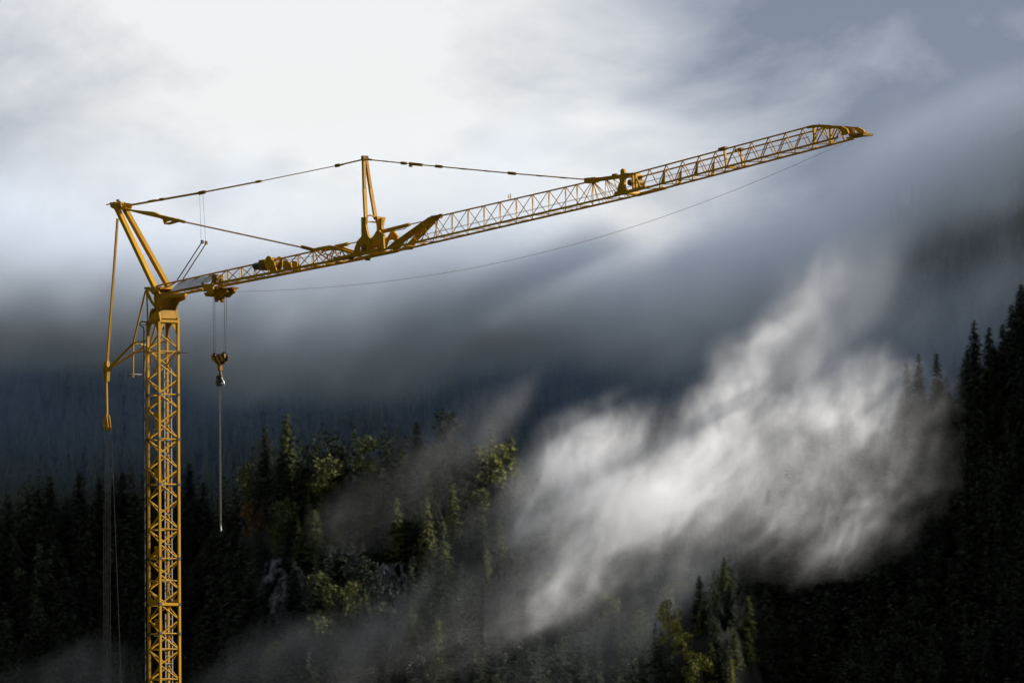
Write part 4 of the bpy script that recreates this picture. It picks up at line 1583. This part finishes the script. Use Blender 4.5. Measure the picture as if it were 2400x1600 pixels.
# ---- power cable with its hanging loop
cab = empty('power_cable', (0, 0, 0), crane)
lp = [at(x, y, -.6) for x, y in ((345, 756), (338, 754), (332, 753.5), (328, 757), (327.5, 761), (331, 764), (336, 767), (337.4, 775))]
tube('cable_loop', lp, 0.03, cab, M_BLACK)
a, b = at(337.4, 775, -.6), at(340.5, 1640, -.6)
b = a + (b - a) * ((a.z - .5) / (a.z - b.z))
bar('cable', a, b, 0.032, cab, M_BLACK, 8)
bar('cable_arm', at(328, 761, -.55), (-.5, -.5, at(345, 761, -.5).z), 0.02, cab)
# ---- small fittings on the mast
fit = empty('mast_fittings', (0, 0, 0), crane)
bar('red_tube', at(352.7, 833, -.5), at(352.7, 853, -.5), 0.035, fit, M_RED)
q = at(421, 826, .5)
bar('side_arm', q, at(441, 827.5, .5), 0.022, fit, M_YEL2, 6)
box('side_arm_clamp', q, (.09, .09, .14), fit, M_BLACK)
bar('inner_line', (-.05, -.2, 29.2), (-.05, -.2, 25.2), 0.012, fit, M_ROPE, 5)

# ---- running ropes
run = empty('running_ropes', (0, 0, 0), crane)
tr_pts = [(557, 683), (640, 681.5), (760, 673), (816, 668.4), (920, 657), (1020, 644.9), (1170, 614), (1326, 579.6), (1480, 532), (1632, 479.6), (1800, 414), (1900, 372), (1975, 336)]
fit_c = np.polyfit([p[0] for p in tr_pts], [p[1] for p in tr_pts], 4)
tube('trolley_rope', [at(x, float(np.polyval(fit_c, x))) for x in np.linspace(557, 1975, 44)], 0.0075, run, M_STEEL, 5)
for v, dz in ((-.06, .30), (.06, .36)):
    tube('hoist_rope', [(c.x + .2, v, c.z), (K1, v, low(K1) + dz), (K2, v, low(K2) + dz), (51, v, low(51) + dz + .1)], 0.007, run, M_ROPE, 5)
for (x0, y0, x1, y1, v) in ((499.5, 694, 500.9, 833, -.05), (503.3, 694, 504.6, 832, -.05), (527, 696, 524.9, 829.5, .05), (530.8, 697, 529, 829, .05)):
    bar('hoist_rope', at(x0, y0, v), at(x1, y1, v), 0.0095, run, M_ROPE, 5)

# ---- hook block hanging from the trolley
C3o = (480, 800, 13.06)
bc = at(515, 838)
hook = tag(empty('hook_block', crane.matrix_basis @ bc, None, -TH), 'yellow and black striped hook block hanging on four ropes below the trolley', 'hook')


def C3(pts, v=0.0):
    return [(p[0] - bc.x, p[1] - bc.z) for p in uz(pts, v, *C3o)]


for v in (-.09, .09):
    plate('cheek_plate', C3([(245, 412), (372, 405), (390, 425), (440, 415), (448, 392), (560, 376), (665, 374), (672, 480), (660, 560), (560, 632), (520, 690), (400, 690), (368, 640), (290, 590), (255, 500)]), v, 0.035, hook, M_HAZ)
for x, y in ((310, 480), (600, 450)):
    p = C3([(x, y)])[0]
    disc('sheave', (p[0], 0, p[1]), 0.19, 0.1, hook, M_BLACK, 'v', groove=.03)
p0, p1 = C3([(465, 660), (470, 890)])
bar('shank', (p0[0], 0, p0[1]), (p1[0], 0, p1[1]), 0.10, hook, M_YEL2, 4, .075)
hp = C3([(475, 870), (470, 960), (488, 1020), (505, 1070), (470, 1110), (430, 1080), (425, 1040)])
tube('hook', [(p[0], 0, p[1]) for p in hp], 0.06, hook, M_YEL2, 8)

# ---- lifting chain with its shackles
cc = at(515.5, 880)
chain = tag(empty('lifting_chain', crane.matrix_basis @ cc, None, -TH), 'long steel lifting chain dangling from the crane hook', 'chain')


def cl(px, py, v=0.0):
    return at(px, py, v) - cc


ring = [cl(480 + x / 13.06, 800 + y / 13.06) for x, y in ((465, 1060), (430, 1090), (420, 1140), (450, 1180), (500, 1180), (520, 1140), (505, 1090), (470, 1060))]
tube('master_ring', ring, 0.03, chain, M_CHAIN, 8)
tube('shackle', [cl(480 + x / 13.06, 800 + y / 13.06, -.06) for x, y in ((440, 1170), (375, 1200), (335, 1285), (390, 1310), (450, 1270))], 0.045, chain, M_CHAIN, 8)
tube('shackle', [cl(480 + x / 13.06, 800 + y / 13.06, .06) for x, y in ((500, 1130), (540, 1170), (575, 1250), (590, 1320), (545, 1310))], 0.045, chain, M_STEEL, 8)
pv = cl(514.7, 893)
box('chain_clutch', pv + Vector((0, 0, .02)), (0.28, 0.2, 0.5), chain, M_BLACK, bevel=.06)


def link_bm(bm, c, length, w, r, turn):
    pts = []
    for kk in range(10):
        a = 2 * math.pi * kk / 10
        x = math.cos(a) * w
        zz = math.sin(a) * w + (length / 2 - w) * (1 if math.sin(a) > 0 else -1)
        pts.append(Vector((x * math.cos(turn), x * math.sin(turn), zz)) + c)
    n = len(pts)
    rows = []
    for i, p in enumerate(pts):
        t = (pts[(i + 1) % n] - pts[i - 1]).normalized()
        s = Vector((-math.sin(turn), math.cos(turn), 0))
        q = t.cross(s)
        rows.append([bm.verts.new(p + (s * math.cos(b) + q * math.sin(b)) * r) for b in (0, 1.571, 3.142, 4.712)])
    for i in range(n):
        for b in range(4):
            bm.faces.new((rows[i][b], rows[i][(b + 1) % 4], rows[(i + 1) % n][(b + 1) % 4], rows[(i + 1) % n][b]))


top_c, bot_c = cl(515.2, 905), cl(517.6, 1234)
n_l = int((top_c - bot_c).length / 0.092)
lm = []
for turn in (0.5, 0.5 + math.pi / 2):
    bm = bmesh.new()
    link_bm(bm, Vector((0, 0, 0)), 0.15, 0.045, 0.0165, turn)
    me = bpy.data.meshes.new('link')
    bm.to_mesh(me)
    bm.free()
    me.materials.append(M_CHAIN)
    lm.append(me)
for i in range(n_l):
    o = link(bpy.data.objects.new('link', lm[i % 2]), chain)
    o.location = top_c.lerp(bot_c, (i + .5) / n_l)
tube('end_hook', [bot_c + Vector(p) for p in ((0, 0, .05), (0, 0, -.08), (.07, 0, -.14), (.02, 0, -.2), (-.06, 0, -.15))], 0.03, chain, M_STEEL, 6)
